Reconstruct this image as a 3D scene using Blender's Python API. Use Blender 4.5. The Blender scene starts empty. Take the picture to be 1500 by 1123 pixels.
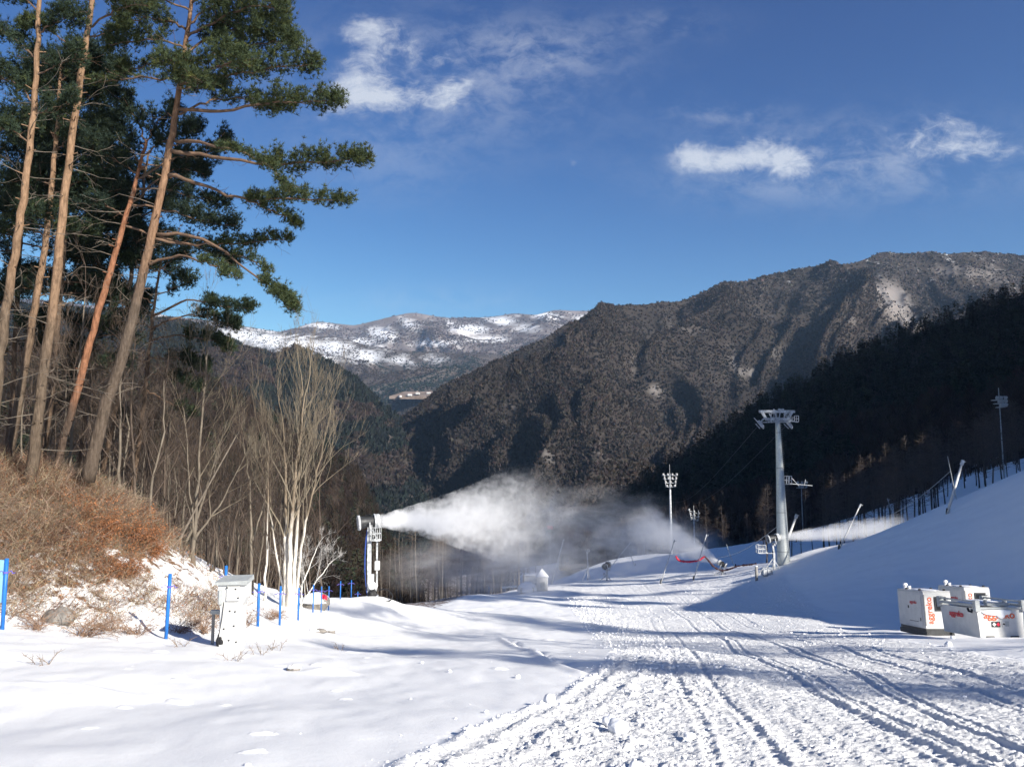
import bpy, math, random
import numpy as np
from mathutils import Vector, Matrix

FAST_PREVIEW = False
S = bpy.context.scene
COL = S.collection
R = math.radians
FOC = 1180.0
PITCH = R(6.0)
CP, SP = math.cos(PITCH), math.sin(PITCH)

# ---------------------------------------------------------------- helpers
def at(px, py, Y):
    a = (px - 750.0) / FOC
    b = (561.5 - py) / FOC
    dy = CP - b * SP
    dz = SP + b * CP
    return np.array([a / dy * Y, Y, dz / dy * Y])

def slope_row(py):
    b = (561.5 - py) / FOC
    return (SP + b * CP) / (CP - b * SP)

def _hash(ix, iy, s):
    n = (ix.astype(np.int64) * 374761393 + iy.astype(np.int64) * 668265263 + int(s) * 974634777) & 0xffffffff
    n = ((n ^ (n >> 13)) * 1274126177) & 0xffffffff
    n = ((n ^ (n >> 15)) * 2246822519) & 0xffffffff
    n = n ^ (n >> 16)
    return n / 4294967296.0

def vnoise(x, y, s=0):
    ix = np.floor(x); iy = np.floor(y)
    fx = x - ix; fy = y - iy
    fx = fx * fx * fx * (fx * (fx * 6 - 15) + 10); fy = fy * fy * fy * (fy * (fy * 6 - 15) + 10)
    a = _hash(ix, iy, s); b = _hash(ix + 1, iy, s); c = _hash(ix, iy + 1, s); d = _hash(ix + 1, iy + 1, s)
    return (a + (b - a) * fx) * (1 - fy) + (c + (d - c) * fx) * fy

def fbm(x, y, s=0, o=4, g=0.5, l=2.03):
    v = 0; a = 1; t = 0
    for i in range(o):
        v = v + a * vnoise(x, y, s + i * 17); t += a; a *= g
        x = x * l + 13.7; y = y * l - 7.1
    return v / t

def ridged(x, y, s=0, o=4, g=0.5):
    v = 0; a = 1; t = 0
    for i in range(o):
        v = v + a * (1 - np.abs(2 * vnoise(x, y, s + i * 31) - 1)); t += a; a *= g
        x = x * 2.1 + 5.3; y = y * 2.1 + 9.1
    return v / t

def clods(x, y, cell, s, dens=0.6):
    """height field of rounded lumps scattered one to a cell"""
    gx = x / cell; gy = y / cell
    ix = np.floor(gx); iy = np.floor(gy)
    out = np.zeros_like(x)
    for dx in (-1, 0, 1):
        for dy in (-1, 0, 1):
            cx = ix + dx; cy = iy + dy
            px = cx + 0.5 + (_hash(cx, cy, s) - 0.5) * 0.9
            py = cy + 0.5 + (_hash(cx, cy, s + 3) - 0.5) * 0.9
            rr = 0.16 + 0.42 * _hash(cx, cy, s + 7) ** 1.6
            on = _hash(cx, cy, s + 11) < dens
            sk = (_hash(cx, cy, s + 13) - 0.5) * 1.0
            ddx = gx - px; ddy = gy - py
            d2 = (ddx * ddx + ddy * ddy + sk * ddx * ddy) / (rr * rr)
            h = np.clip(1 - d2, 0, 1) ** .75 * rr * on
            out = np.maximum(out, h)
    return out * cell

def smooth(a, b, x):
    t = np.clip((x - a) / (b - a), 0, 1)
    return t * t * (3 - 2 * t)

# ---------------------------------------------------------------- object bookkeeping
def link(o, parent=None):
    COL.objects.link(o)
    if parent is not None:
        o.parent = parent
    return o

def mesh_np(name, V, Fc, mat=None, smooth_=False, parent=None, attr=None, midx=None):
    """V Nx3 array; Fc either MxK array or a list of such arrays"""
    me = bpy.data.meshes.new(name)
    V = np.asarray(V, dtype=np.float32).reshape(-1, 3)
    if not isinstance(Fc, list): Fc = [Fc]
    Fc = [np.asarray(f, dtype=np.int32) for f in Fc if len(f)]
    me.vertices.add(len(V)); me.vertices.foreach_set('co', V.ravel())
    loops = np.concatenate([f.ravel() for f in Fc])
    tot = np.concatenate([np.full(len(f), f.shape[1], dtype=np.int32) for f in Fc])
    start = np.concatenate([[0], np.cumsum(tot)[:-1]]).astype(np.int32)
    me.loops.add(len(loops)); me.loops.foreach_set('vertex_index', loops)
    me.polygons.add(len(tot)); me.polygons.foreach_set('loop_start', start); me.polygons.foreach_set('loop_total', tot)
    me.polygons.foreach_set('use_smooth', np.full(len(tot), bool(smooth_), dtype=bool))
    if midx is not None: me.polygons.foreach_set('material_index', np.asarray(midx, dtype=np.int32))
    if attr:
        for k, v in attr.items():
            v = np.asarray(v, dtype=np.float32)
            if v.ndim == 1:
                at_ = me.attributes.new(k, 'FLOAT', 'POINT'); at_.data.foreach_set('value', v)
            else:
                at_ = me.attributes.new(k, 'FLOAT_COLOR', 'POINT')
                at_.data.foreach_set('color', np.concatenate([v, np.ones((len(v), 1), np.float32)], 1).ravel())
    me.update(calc_edges=True)
    if mat is not None:
        for m in (mat if isinstance(mat, (list, tuple)) else [mat]): me.materials.append(m)
    o = bpy.data.objects.new(name, me)
    return link(o, parent)

def tag(o, label=None, cat=None, group=None, kind=None):
    if label: o['label'] = label
    if cat: o['category'] = cat
    if group: o['group'] = group
    if kind: o['kind'] = kind
    return o

def empty(name, loc, label, cat, group=None, rz=0.0):
    o = bpy.data.objects.new(name, None)
    o.location = loc; o.rotation_euler = (0, 0, rz); o.empty_display_size = 0.3
    link(o); tag(o, label, cat, group)
    return o

def copy_tree(root, loc=None, rz=0.0, scale=1.0, label=None, group=None, tilt=None):
    kids = list(KIDS.get(root.name, [])) or [c for c in root.children]
    r = root.copy(); COL.objects.link(r)
    if loc is not None: r.location = loc
    r.rotation_euler = (tilt[0], tilt[1], rz) if tilt else (0, 0, rz)
    r.scale = (scale,) * 3
    if label: r['label'] = label
    if group: r['group'] = group
    for ch in kids:
        c = ch.copy(); COL.objects.link(c); c.parent = r
        for g in [q for q in ch.children]:
            d = g.copy(); COL.objects.link(d); d.parent = c
    return r
KIDS = {}

class MB:
    """collects shapes into one mesh"""
    def __init__(s): s.V = []; s.F3 = []; s.F4 = []; s.n = 0; s.C = []
    def raw(s, V, F):
        V = np.asarray(V, float); F = np.asarray(F, int) + s.n
        s.V.append(V); s.n += len(V)
        (s.F3 if F.shape[1] == 3 else s.F4).append(F)
        return s
    def box(s, c, d, rz=0, rot=None, bevel=0.0, taper=1.0):
        hx, hy, hz = d[0] / 2, d[1] / 2, d[2] / 2
        if bevel <= 0:
            v = np.array([[x * hx, y * hy, z * hz] for z in (-1, 1) for y in (-1, 1) for x in (-1, 1)], float)
            v[4:, :2] *= taper
            f = [[0, 2, 3, 1], [4, 5, 7, 6], [0, 1, 5, 4], [2, 6, 7, 3], [0, 4, 6, 2], [1, 3, 7, 5]]
            f = np.array(f); f3 = None
        else:
            b = min(bevel, hx * .9, hy * .9, hz * .9)
            v = []
            for z in (-1, 1):
                for y in (-1, 1):
                    for x in (-1, 1):
                        v += [[x * hx, y * (hy - b), z * (hz - b)], [x * (hx - b), y * hy, z * (hz - b)], [x * (hx - b), y * (hy - b), z * hz]]
            v = np.array(v, float)
            top = v[:, 2] > 0
            v[top, :2] *= taper
            def q(i, k): return i * 3 + k
            f = []
            # main faces
            for k, (a, b2, c2, d2) in ((0, (0, 4, 6, 2)), (0, (1, 3, 7, 5)), (1, (0, 1, 5, 4)), (1, (2, 6, 7, 3)), (2, (0, 2, 3, 1)), (2, (4, 5, 7, 6))):
                f.append([q(a, k), q(b2, k), q(c2, k), q(d2, k)])
            # edge faces
            for (a, b2) in ((0, 4), (1, 5), (2, 6), (3, 7)): f.append([q(a, 0), q(a, 1), q(b2, 1), q(b2, 0)])
            for (a, b2) in ((0, 1), (2, 3), (4, 5), (6, 7)): f.append([q(a, 1), q(a, 2), q(b2, 2), q(b2, 1)])
            for (a, b2) in ((0, 2), (1, 3), (4, 6), (5, 7)): f.append([q(a, 0), q(a, 2), q(b2, 2), q(b2, 0)])
            f = np.array(f); f3 = np.array([[i * 3, i * 3 + 1, i * 3 + 2] for i in range(8)])
        if rz:
            cz, sz = math.cos(rz), math.sin(rz)
            v = v @ np.array([[cz, sz, 0], [-sz, cz, 0], [0, 0, 1]])
        if rot is not None: v = v @ np.array(rot.to_3x3()).T
        v = v + np.array(c, float)
        n0 = s.n
        s.raw(v, f)
        if f3 is not None: s.F3.append(f3 + n0)
        return s
    def bar(s, a, b, w, h=None, up=(0, 0, 1)):
        """rectangular bar from a to b"""
        a = np.array(a, float); b = np.array(b, float); h = h or w
        t = b - a; t = t / (np.linalg.norm(t) + 1e-9)
        u = np.cross(t, up)
        if np.linalg.norm(u) < 1e-3: u = np.cross(t, (1, 0, 0))
        u /= np.linalg.norm(u); n = np.cross(u, t)
        v = []
        for p in (a, b):
            for (i, j) in ((-1, -1), (1, -1), (1, 1), (-1, 1)): v.append(p + u * i * w / 2 + n * j * h / 2)
        f = [[0, 3, 2, 1], [4, 5, 6, 7], [0, 1, 5, 4], [1, 2, 6, 5], [2, 3, 7, 6], [3, 0, 4, 7]]
        return s.raw(v, f)
    def tube(s, path, rad, n=8, cap=True, wob=0.0, rng=None):
        P = np.array(path, float); m = len(P)
        rad = np.full(m, rad, float) if np.isscalar(rad) else np.array(rad, float)
        T = np.gradient(P, axis=0); T /= np.linalg.norm(T, axis=1)[:, None] + 1e-9
        ref = np.array([0, 0, 1.0]) if abs(T[0][2]) < 0.8 else np.array([1.0, 0, 0])
        U = np.cross(T, ref); U /= np.linalg.norm(U, axis=1)[:, None] + 1e-9
        W = np.cross(T, U)
        ang = np.linspace(0, 2 * np.pi, n, endpoint=False)
        rr = rad[:, None] * np.ones((m, n))
        if wob and rng is not None: rr = rr * (1 + wob * (rng.random((m, n)) - 0.5) * 2)
        V = P[:, None, :] + rr[:, :, None] * (np.cos(ang)[None, :, None] * U[:, None, :] + np.sin(ang)[None, :, None] * W[:, None, :])
        i = np.arange(m - 1)[:, None] * n; j = np.arange(n)[None, :]; k = (j + 1) % n
        F = np.stack([i + j, i + k, i + n + k, i + n + j], -1).reshape(-1, 4)
        n0 = s.n
        s.raw(V.reshape(-1, 3), F)
        if cap:
            c0 = s.n
            s.V.append(np.array([P[0], P[-1]])); s.n += 2
            jj = np.arange(n); kk = (jj + 1) % n
            s.F3.append(np.stack([np.full(n, c0), n0 + kk, n0 + jj], -1))
            e = n0 + (m - 1) * n
            s.F3.append(np.stack([np.full(n, c0 + 1), e + jj, e + kk], -1))
        return s
    def ring(s, c, axis, r, w, t, n=20):
        """hollow ring (short pipe) about axis"""
        axis = np.array(axis, float); axis /= np.linalg.norm(axis)
        u = np.cross(axis, (0, 0, 1)); 
        if np.linalg.norm(u) < 1e-3: u = np.array([1.0, 0, 0])
        u /= np.linalg.norm(u); w_ = np.cross(axis, u)
        c = np.array(c, float); a = np.linspace(0, 2 * np.pi, n, endpoint=False)
        d = np.cos(a)[:, None] * u + np.sin(a)[:, None] * w_
        V = np.concatenate([c + d * r - axis * w / 2, c + d * r + axis * w / 2, c + d * (r - t) + axis * w / 2, c + d * (r - t) - axis * w / 2])
        F = []
        for q in range(4):
            for j in range(n):
                k = (j + 1) % n; q2 = (q + 1) % 4
                F.append([q * n + j, q * n + k, q2 * n + k, q2 * n + j])
        return s.raw(V, F)
    def segs(s, P0, P1, r0, r1, n=3):
        P0 = np.array(P0, float); P1 = np.array(P1, float); r0 = np.array(r0, float); r1 = np.array(r1, float)
        if len(P0) == 0: return s
        T = P1 - P0; L = np.linalg.norm(T, axis=1)[:, None] + 1e-9; T = T / L
        ref = np.where(np.abs(T[:, 2:3]) < 0.8, np.array([[0, 0, 1.0]]), np.array([[1.0, 0, 0]]))
        U = np.cross(T, ref); U /= np.linalg.norm(U, axis=1)[:, None] + 1e-9
        W = np.cross(T, U)
        a = np.linspace(0, 2 * np.pi, n, endpoint=False)
        d = np.cos(a)[None, :, None] * U[:, None, :] + np.sin(a)[None, :, None] * W[:, None, :]
        A = P0[:, None, :] + d * r0[:, None, None]; B = P1[:, None, :] + d * r1[:, None, None]
        V = np.concatenate([A, B], 1)
        base = (np.arange(len(P0)) * 2 * n)[:, None, None]
        j = np.arange(n); k = (j + 1) % n
        F = np.stack([j, k, n + k, n + j], -1)[None] + base
        return s.raw(V.reshape(-1, 3), F.reshape(-1, 4))
    def build(s, name, mat, parent=None, smooth_=False, attr=None):
        V = np.concatenate(s.V) if s.V else np.zeros((0, 3))
        F = []
        if s.F3: F.append(np.concatenate(s.F3))
        if s.F4: F.append(np.concatenate(s.F4))
        return mesh_np(name, V, F, mat, smooth_, parent, attr)

# ---------------------------------------------------------------- materials
MATS = {}
def mat(name, col=(0.5, 0.5, 0.5), rough=0.6, metal=0.0, var=0.0, scale=3.0, bump=0.0, bscale=20.0, col2=None, attr=None, spec=0.3, stretch=(1, 1, 1), trans=0.0):
    if name in MATS: return MATS[name]
    m = bpy.data.materials.new(name); m.use_nodes = True
    nt = m.node_tree; N = nt.nodes; L = nt.links
    b = N['Principled BSDF']
    b.inputs['Roughness'].default_value = rough; b.inputs['Metallic'].default_value = metal
    b.inputs['Specular IOR Level'].default_value = spec
    b.inputs['Base Color'].default_value = (*col, 1)
    tc = N.new('ShaderNodeTexCoord'); mp = N.new('ShaderNodeMapping'); mp.inputs['Scale'].default_value = stretch
    L.new(tc.outputs['Object'], mp.inputs['Vector'])
    src = None
    if attr:
        a = N.new('ShaderNodeAttribute'); a.attribute_name = attr; src = a.outputs['Color']
    if col2 is not None or var > 0:
        n = N.new('ShaderNodeTexNoise'); n.inputs['Scale'].default_value = scale; n.inputs['Detail'].default_value = 5; n.inputs['Roughness'].default_value = 0.65
        L.new(mp.outputs['Vector'], n.inputs['Vector'])
        r = N.new('ShaderNodeValToRGB'); r.color_ramp.elements[0].position = 0.35; r.color_ramp.elements[1].position = 0.65
        L.new(n.outputs['Fac'], r.inputs['Fac'])
        if col2 is not None and not attr:
            r.color_ramp.elements[0].color = (*col, 1); r.color_ramp.elements[1].color = (*col2, 1)
            src = r.outputs['Color']
        else:
            k = 1 - var; k2 = 1 + var
            r.color_ramp.elements[0].color = (k, k, k, 1); r.color_ramp.elements[1].color = (k2, k2, k2, 1)
            mx = N.new('ShaderNodeMix'); mx.data_type = 'RGBA'; mx.blend_type = 'MULTIPLY'; mx.inputs[0].default_value = 1
            if src is not None: L.new(src, mx.inputs[6])
            else: mx.inputs[6].default_value = (*col, 1)
            L.new(r.outputs['Color'], mx.inputs[7]); src = mx.outputs[2]
    if src is not None: L.new(src, b.inputs['Base Color'])
    if bump > 0:
        n2 = N.new('ShaderNodeTexNoise'); n2.inputs['Scale'].default_value = bscale; n2.inputs['Detail'].default_value = 6
        L.new(mp.outputs['Vector'], n2.inputs['Vector'])
        bp = N.new('ShaderNodeBump'); bp.inputs['Strength'].default_value = min(1, bump); bp.inputs['Distance'].default_value = 0.02 * max(1, bump)
        L.new(n2.outputs['Fac'], bp.inputs['Height']); L.new(bp.outputs['Normal'], b.inputs['Normal'])
    MATS[name] = m
    return m

# ---------------------------------------------------------------- camera, sun, sky
cam_d = bpy.data.cameras.new('camera'); cam = bpy.data.objects.new('camera', cam_d); link(cam)
cam_d.sensor_fit = 'HORIZONTAL'; cam_d.sensor_width = 36.0; cam_d.lens = 36.0 * FOC / 1500.0
cam_d.clip_start = 0.1; cam_d.clip_end = 30000
cam.location = (0, 0, 0); cam.rotation_euler = (R(90) + PITCH, 0, 0)
S.camera = cam

SUN_AZ = R(45)     # to the right of straight-behind
SUN_EL = R(26)
sdir = Vector((math.sin(SUN_AZ) * math.cos(SUN_EL), -math.cos(SUN_AZ) * math.cos(SUN_EL), math.sin(SUN_EL)))
sl = bpy.data.lights.new('sun', 'SUN'); sl.energy = 5.0; sl.angle = R(0.53); sl.color = (1.0, 0.94, 0.84)
so = bpy.data.objects.new('sun', sl); link(so); so.rotation_euler = sdir.to_track_quat('Z', 'Y').to_euler()

W = bpy.data.worlds.new('World'); S.world = W; W.use_nodes = True
nt = W.node_tree; N = nt.nodes; L = nt.links
bg = N['Background']; bg.inputs['Strength'].default_value = 0.1
sky = N.new('ShaderNodeTexSky'); sky.sky_type = 'NISHITA'; sky.sun_disc = False
sky.sun_elevation = SUN_EL
sky.sun_rotation = math.atan2(sdir.x, sdir.y)
sky.altitude = 1200; sky.air_density = 1.0; sky.dust_density = 0.25; sky.ozone_density = 2.6

def world_clouds():
    tc = N.new('ShaderNodeTexCoord')
    sep = N.new('ShaderNodeSeparateXYZ'); L.new(tc.outputs['Generated'], sep.inputs[0])
    def math_(op, a, b=None, c=None, clamp=False):
        n = N.new('ShaderNodeMath'); n.operation = op; n.use_clamp = clamp
        for i, v in enumerate((a, b, c)):
            if v is None: continue
            if isinstance(v, (int, float)): n.inputs[i].default_value = v
            else: L.new(v, n.inputs[i])
        return n.outputs[0]
    u = math_('DIVIDE', sep.outputs[0], math_('MAXIMUM', sep.outputs[1], 0.05))
    v = math_('DIVIDE', sep.outputs[2], math_('MAXIMUM', sep.outputs[1], 0.05))
    comb = N.new('ShaderNodeCombineXYZ'); L.new(u, comb.inputs[0]); L.new(v, comb.inputs[1])
    # domain warp + two noise layers, real cloud edges are torn
    def noise(scale, det, rough, off, dist=0.0):
        mp = N.new('ShaderNodeMapping'); mp.inputs['Location'].default_value = (off, off * 0.7, off * .3); mp.inputs['Scale'].default_value = (1, 1.5, 1)
        L.new(comb.outputs[0], mp.inputs['Vector'])
        n = N.new('ShaderNodeTexNoise'); n.inputs['Scale'].default_value = scale; n.inputs['Detail'].default_value = det
        n.inputs['Roughness'].default_value = rough; n.inputs['Distortion'].default_value = dist
        L.new(mp.outputs[0], n.inputs['Vector']); return n.outputs['Fac']
    n1 = noise(14, 8, 0.6, 3.1, 0.4); n2 = noise(5, 6, 0.55, 7.7, 0.6)
    def blob(px, py, sx, sy, amp, tilt=0.0):
        p = at(px, py, 1.0); u0, v0 = float(p[0]), float(p[2])
        du = math_('SUBTRACT', u, u0); dv = math_('SUBTRACT', v, v0)
        if tilt: dv = math_('SUBTRACT', dv, math_('MULTIPLY', du, tilt))
        a = math_('POWER', math_('MULTIPLY', math_('ABSOLUTE', du), FOC / sx), 2.0)
        b = math_('POWER', math_('MULTIPLY', math_('ABSOLUTE', dv), FOC / sy), 2.0)
        e = math_('EXPONENT', math_('MULTIPLY', math_('ADD', a, b), -1.0))
        return math_('MULTIPLY', e, amp)
    def total(bl):
        o = bl[0]
        for x in bl[1:]: o = math_('ADD', o, x)
        return o
    dense = total([blob(540, 55, 50, 42, 1.0), blob(640, 88, 30, 20, .7), blob(530, 130, 62, 34, 1.05), blob(600, 145, 55, 26, .8, .1), blob(668, 130, 30, 34, .65), blob(490, 165, 40, 22, .5), blob(600, 75, 30, 30, .35),
                   blob(1008, 228, 34, 26, .9), blob(1062, 236, 40, 20, .75), blob(1120, 226, 62, 32, 1.05), blob(1165, 248, 34, 26, .8),
                   blob(1350, 205, 80, 34, .55, -.1), blob(1430, 215, 75, 40, .75), blob(1400, 175, 55, 22, .45), blob(840, 241, 9, 9, .42), blob(385, 105, 30, 14, .45), blob(265, 395, 30, 22, .5)])
    wisp = total([blob(640, 120, 220, 95, .6), blob(790, 75, 120, 45, .5), blob(980, 35, 90, 25, .3), blob(1060, 165, 70, 22, .5), blob(1290, 230, 240, 60, .62), blob(1130, 260, 160, 40, .4), blob(640, 440, 130, 22, .3), blob(560, 240, 120, 60, .25)])
    n3 = noise(46, 10, 0.68, 12.3, 0.9)
    nm = math_('ADD', math_('ADD', math_('MULTIPLY', n1, .52), math_('MULTIPLY', n2, .22)), math_('MULTIPLY', n3, .26))
    def sstep(x, a, b):
        r = N.new('ShaderNodeMapRange'); r.interpolation_type = 'SMOOTHSTEP'; r.inputs['From Min'].default_value = a; r.inputs['From Max'].default_value = b
        L.new(x, r.inputs['Value']); return r.outputs[0]
    t_ = math_('ADD', nm, math_('MULTIPLY', math_('MINIMUM', dense, 1.2), .26))
    core = math_('MULTIPLY', sstep(t_, .60, .86), sstep(dense, .04, .45))
    veil = math_('MULTIPLY', sstep(nm, .40, .62), math_('MULTIPLY', wisp, .50))
    fac = math_('MINIMUM', math_('ADD', math_('MULTIPLY', core, .74), veil), .88)
    mx = N.new('ShaderNodeMix'); mx.data_type = 'RGBA'
    L.new(fac, mx.inputs[0]); 
    hs = N.new('ShaderNodeHueSaturation'); hs.inputs['Saturation'].default_value = 1.12; hs.inputs['Value'].default_value = 1.0
    hs.inputs['Saturation'].default_value = 1.12
    L.new(sky.outputs[0], hs.inputs['Color'])
    sc_ = N.new('ShaderNodeSeparateColor'); L.new(hs.outputs['Color'], sc_.inputs[0]); cc_ = N.new('ShaderNodeCombineColor')
    for i, (g, k) in enumerate(((1.98, 3.05), (1.75, 1.78), (1.28, 1.10))):      # deep dry winter sky: steeper falloff from horizon to zenith
        v_ = math_('MULTIPLY', math_('POWER', math_('MULTIPLY', sc_.outputs[i], .125), g), k / 1.83 / .1)
        L.new(math_('MINIMUM', v_, 40.0), cc_.inputs[i])
    L.new(cc_.outputs[0], mx.inputs[6]); mx.inputs[7].default_value = (4.0, 4.2, 4.6, 1)
    L.new(mx.outputs[2], bg.inputs['Color'])
world_clouds()

S.view_settings.view_transform = 'Standard'; S.view_settings.look = 'None'; S.view_settings.gamma = 1.0
S.view_settings.use_curve_mapping = False
S.view_settings.exposure = 0.87
S.render.engine = 'CYCLES'
cy = S.cycles
cy.use_denoising = True
try: cy.denoiser = 'OPENIMAGEDENOISE'
except Exception: pass
cy.max_bounces = 7; cy.diffuse_bounces = 3; cy.glossy_bounces = 2; cy.transmission_bounces = 2; cy.volume_bounces = 4; cy.transparent_max_bounces = 8
cy.use_adaptive_sampling = True; cy.adaptive_threshold = 0.02
cy.caustics_reflective = False; cy.caustics_refractive = False
# ---------------------------------------------------------------- the snow ground
PY = np.array([-400, -60, -20, 0, 8.5, 14.3, 22.9, 39, 70, 100, 135, 180, 250, 400, 900], float)
PZ = np.array([66, 8.3, 1.7, -1.6, -3.0, -3.96, -5.38, -8.03, -12.3, -15.8, -18.8, -22.3, -27.7, -40, -90], float)
_yy = np.linspace(-400, 900, 5201)
_zz = np.interp(_yy, PY, PZ)
_k = np.exp(-0.5 * (np.arange(-24, 25) / 9.0) ** 2); _k /= _k.sum()
_zs = np.convolve(np.pad(_zz, 24, mode='edge'), _k, 'valid')
def base_z(Y): return np.interp(Y, _yy, _zs)

CTRL = []   # (phi, lnr, residual/r)
def ctrl_xyz(x, y, z):
    r = math.hypot(x, y); CTRL.append((math.atan2(x, y), math.log(r), (z - float(base_z(y))) / r))
def ctrl_px(px, py, Y):
    p = at(px, py, Y); ctrl_xyz(p[0], p[1], p[2])
def ctrl_res(phi, r, dz):
    CTRL.append((phi, math.log(r), dz / r))
for r in (2, 4, 7, 10, 14, 20, 28, 40):
    ctrl_res(0, r, 0); ctrl_res(0.25, r, 0)
for r in (55, 70, 100, 135): ctrl_res(0.05, r, 0)
for r in (2, 4, 7, 10, 14): ctrl_res(-0.3, r, 0); ctrl_res(0.5, r, 0); ctrl_res(-0.6, r, 0)
ctrl_res(0.5, 20, 0); ctrl_res(0.45, 28, 0)
for a in (1.0, 1.6, 2.3, 3.1, -1.0, -1.6, -2.3, -3.1):
    for r in (2, 8): ctrl_res(a, r, 0)
    ctrl_res(a, 250, 20 if a > 0 else 5)
for a, r, dz in ((-1.0, 20, 2), (-1.6, 20, 2), (-2.3, 20, 1), (-1.0, 40, 9), (-1.6, 40, 6), (-.75, 30, 3), (-.75, 38, 8), (-.8, 60, 10), (-.9, 110, 14),
                 (1.0, 20, .5), (1.0, 40, 4), (1.0, 60, 17), (1.6, 40, 3), (1.6, 80, 10), (.8, 25, 0.5), (.8, 45, 5.0), (.75, 62, 16), (.8, 90, 23), (.8, 140, 26), (.7, 200, 30), (2.3, 40, 1), (2.3, 90, 6), (1.1, 100, 22)):  # the unseen ground on the right is raised here to shade the bank
    ctrl_res(a, r, dz)
for c in [
    (0, 930, 22), (150, 935, 23), (243, 937, 25), (340, 948, 24), (500, 949, 31), (378, 917, 31), (436, 914, 38), (500, 899, 50), (545, 880, 55), (600, 880, 60), (700, 868, 90), (780, 858, 120),
    (90, 990, 16.5), (300, 985, 18), (470, 985, 20), (600, 915, 50),
    # vegetated bank
    (0, 912, 24), (150, 915, 26), (243, 908, 28), (300, 902, 29), (340, 890, 33),
    (0, 800, 28), (120, 800, 30), (200, 832, 31), (260, 850, 33), (300, 864, 34.5), (60, 850, 27), (150, 862, 28.5),
    (0, 705, 33), (100, 700, 35), (180, 730, 36), (240, 796, 37), (300, 848, 39), (340, 866, 42), (400, 885, 43), (462, 886, 50), (500, 890, 53),
    (0, 690, 60), (150, 720, 60), (250, 800, 56), (300, 868, 62), (400, 912, 66), (462, 915, 75), (545, 910, 82), (620, 885, 105), (700, 885, 140), (780, 868, 160),
    (100, 900, 120), (300, 930, 130), (500, 940, 150), (600, 925, 160), (700, 905, 175), (780, 880, 210), (300, 930, 250), (600, 930, 250),
    # right bank
    (1500, 900, 46), (1420, 886, 52), (1330, 868, 60), (1180, 864, 80), (1080, 859, 96), (960, 855, 108), (1500, 885, 50), (1400, 872, 58),
    (1500, 712, 66), (1440, 731, 71), (1380, 750, 76), (1300, 775, 84), (1200, 808, 92), (1148, 828, 96), (1040, 840, 103), (1550, 700, 62), (1600, 880, 46),
    (1200, 818, 112), (1330, 785, 108), (1440, 735, 104), (1500, 715, 100), (1100, 828, 135), (1200, 806, 150), (1330, 748, 150), (1440, 690, 150), (1500, 668, 150),
    (1000, 822, 180), (900, 826, 220), (1100, 806, 220), (820, 838, 190), (900, 845, 150), (1000, 838, 140), (1200, 780, 240), (1400, 690, 240), (1500, 640, 240),
    (1300, 930, 38), (1400, 925, 41), (1500, 940, 35.5), (1200, 890, 62),
]: ctrl_px(*c)
CT = np.array(CTRL)
def _grid():
    gu = np.linspace(-math.pi, math.pi, 481); gw = np.linspace(math.log(1.0), math.log(420), 221)
    P = CT[:, :2]; n = len(P)
    D = np.sqrt(((P[:, None] - P[None]) ** 2).sum(-1))
    A = np.zeros((n + 1, n + 1)); A[:n, :n] = -D + 0.0; A[:n, n] = 1; A[n, :n] = 1
    A[:n, :n] -= np.eye(n) * 0.004
    b = np.concatenate([CT[:, 2], [0]])
    w = np.linalg.solve(A, b)
    U, Wg = np.meshgrid(gu, gw, indexing='ij')
    out = np.full(U.shape, w[n])
    for i in range(n):
        out -= w[i] * np.sqrt((U - P[i, 0]) ** 2 + (Wg - P[i, 1]) ** 2)
    k = np.exp(-0.5 * (np.arange(-5, 6) / 1.7) ** 2); k /= k.sum()
    for ax in (0, 1):
        out = np.apply_along_axis(lambda v: np.convolve(np.pad(v, 5, mode='edge'), k, 'valid'), ax, out)
    return gu, gw, out
GU, GW, GR = _grid()
def H0(X, Y):
    X = np.asarray(X, float); Y = np.asarray(Y, float)
    r = np.sqrt(X * X + Y * Y) + 1e-6
    u = (np.arctan2(X, Y) - GU[0]) / (GU[1] - GU[0]); w = (np.log(r) - GW[0]) / (GW[1] - GW[0])
    u = np.clip(u, 0, len(GU) - 1.001); w = np.clip(w, 0, len(GW) - 1.001)
    i = u.astype(int); j = w.astype(int); fu = u - i; fw = w - j
    g = (GR[i, j] * (1 - fu) + GR[i + 1, j] * fu) * (1 - fw) + (GR[i, j + 1] * (1 - fu) + GR[i + 1, j + 1] * fu) * fw
    return base_z(Y) + g * r * smooth(0.5, 2.5, r)

def row_to_y(py):
    """depth on the piste seen at picture row py"""
    ys = np.linspace(5, 170, 3000); T = base_z(ys) / ys
    return float(ys[np.argmin(np.abs(T - slope_row(py)))])
def curve(pts):
    out = []
    for px, py in pts:
        Y = row_to_y(py); out.append((at(px, py, Y)[0], Y))
    out.sort(key=lambda p: p[1])
    return np.array(out)
TRK = curve([(925, 857), (960, 880), (1000, 903), (1060, 938), (1120, 970), (1200, 1010), (1280, 1050), (1420, 1123)])
TRK2 = curve([(945, 857), (1000, 885), (1150, 945), (1250, 985), (1350, 1030), (1500, 1100)])
LEFT = curve([(560, 1123), (700, 1062), (800, 1025), (870, 985), (900, 955), (868, 925), (850, 905), (832, 880), (818, 860)])
RIGHT = np.array([(12.2, 8), (13.0, 20), (16.8, 36), (19.0, 46), (25, 70), (30, 90), (30, 105), (26, 130), (24, 200)])
DITCH = curve([(742, 932), (790, 955), (845, 982), (880, 990)])
def cx(c, Y): return np.interp(Y, c[:, 1], c[:, 0])

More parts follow.
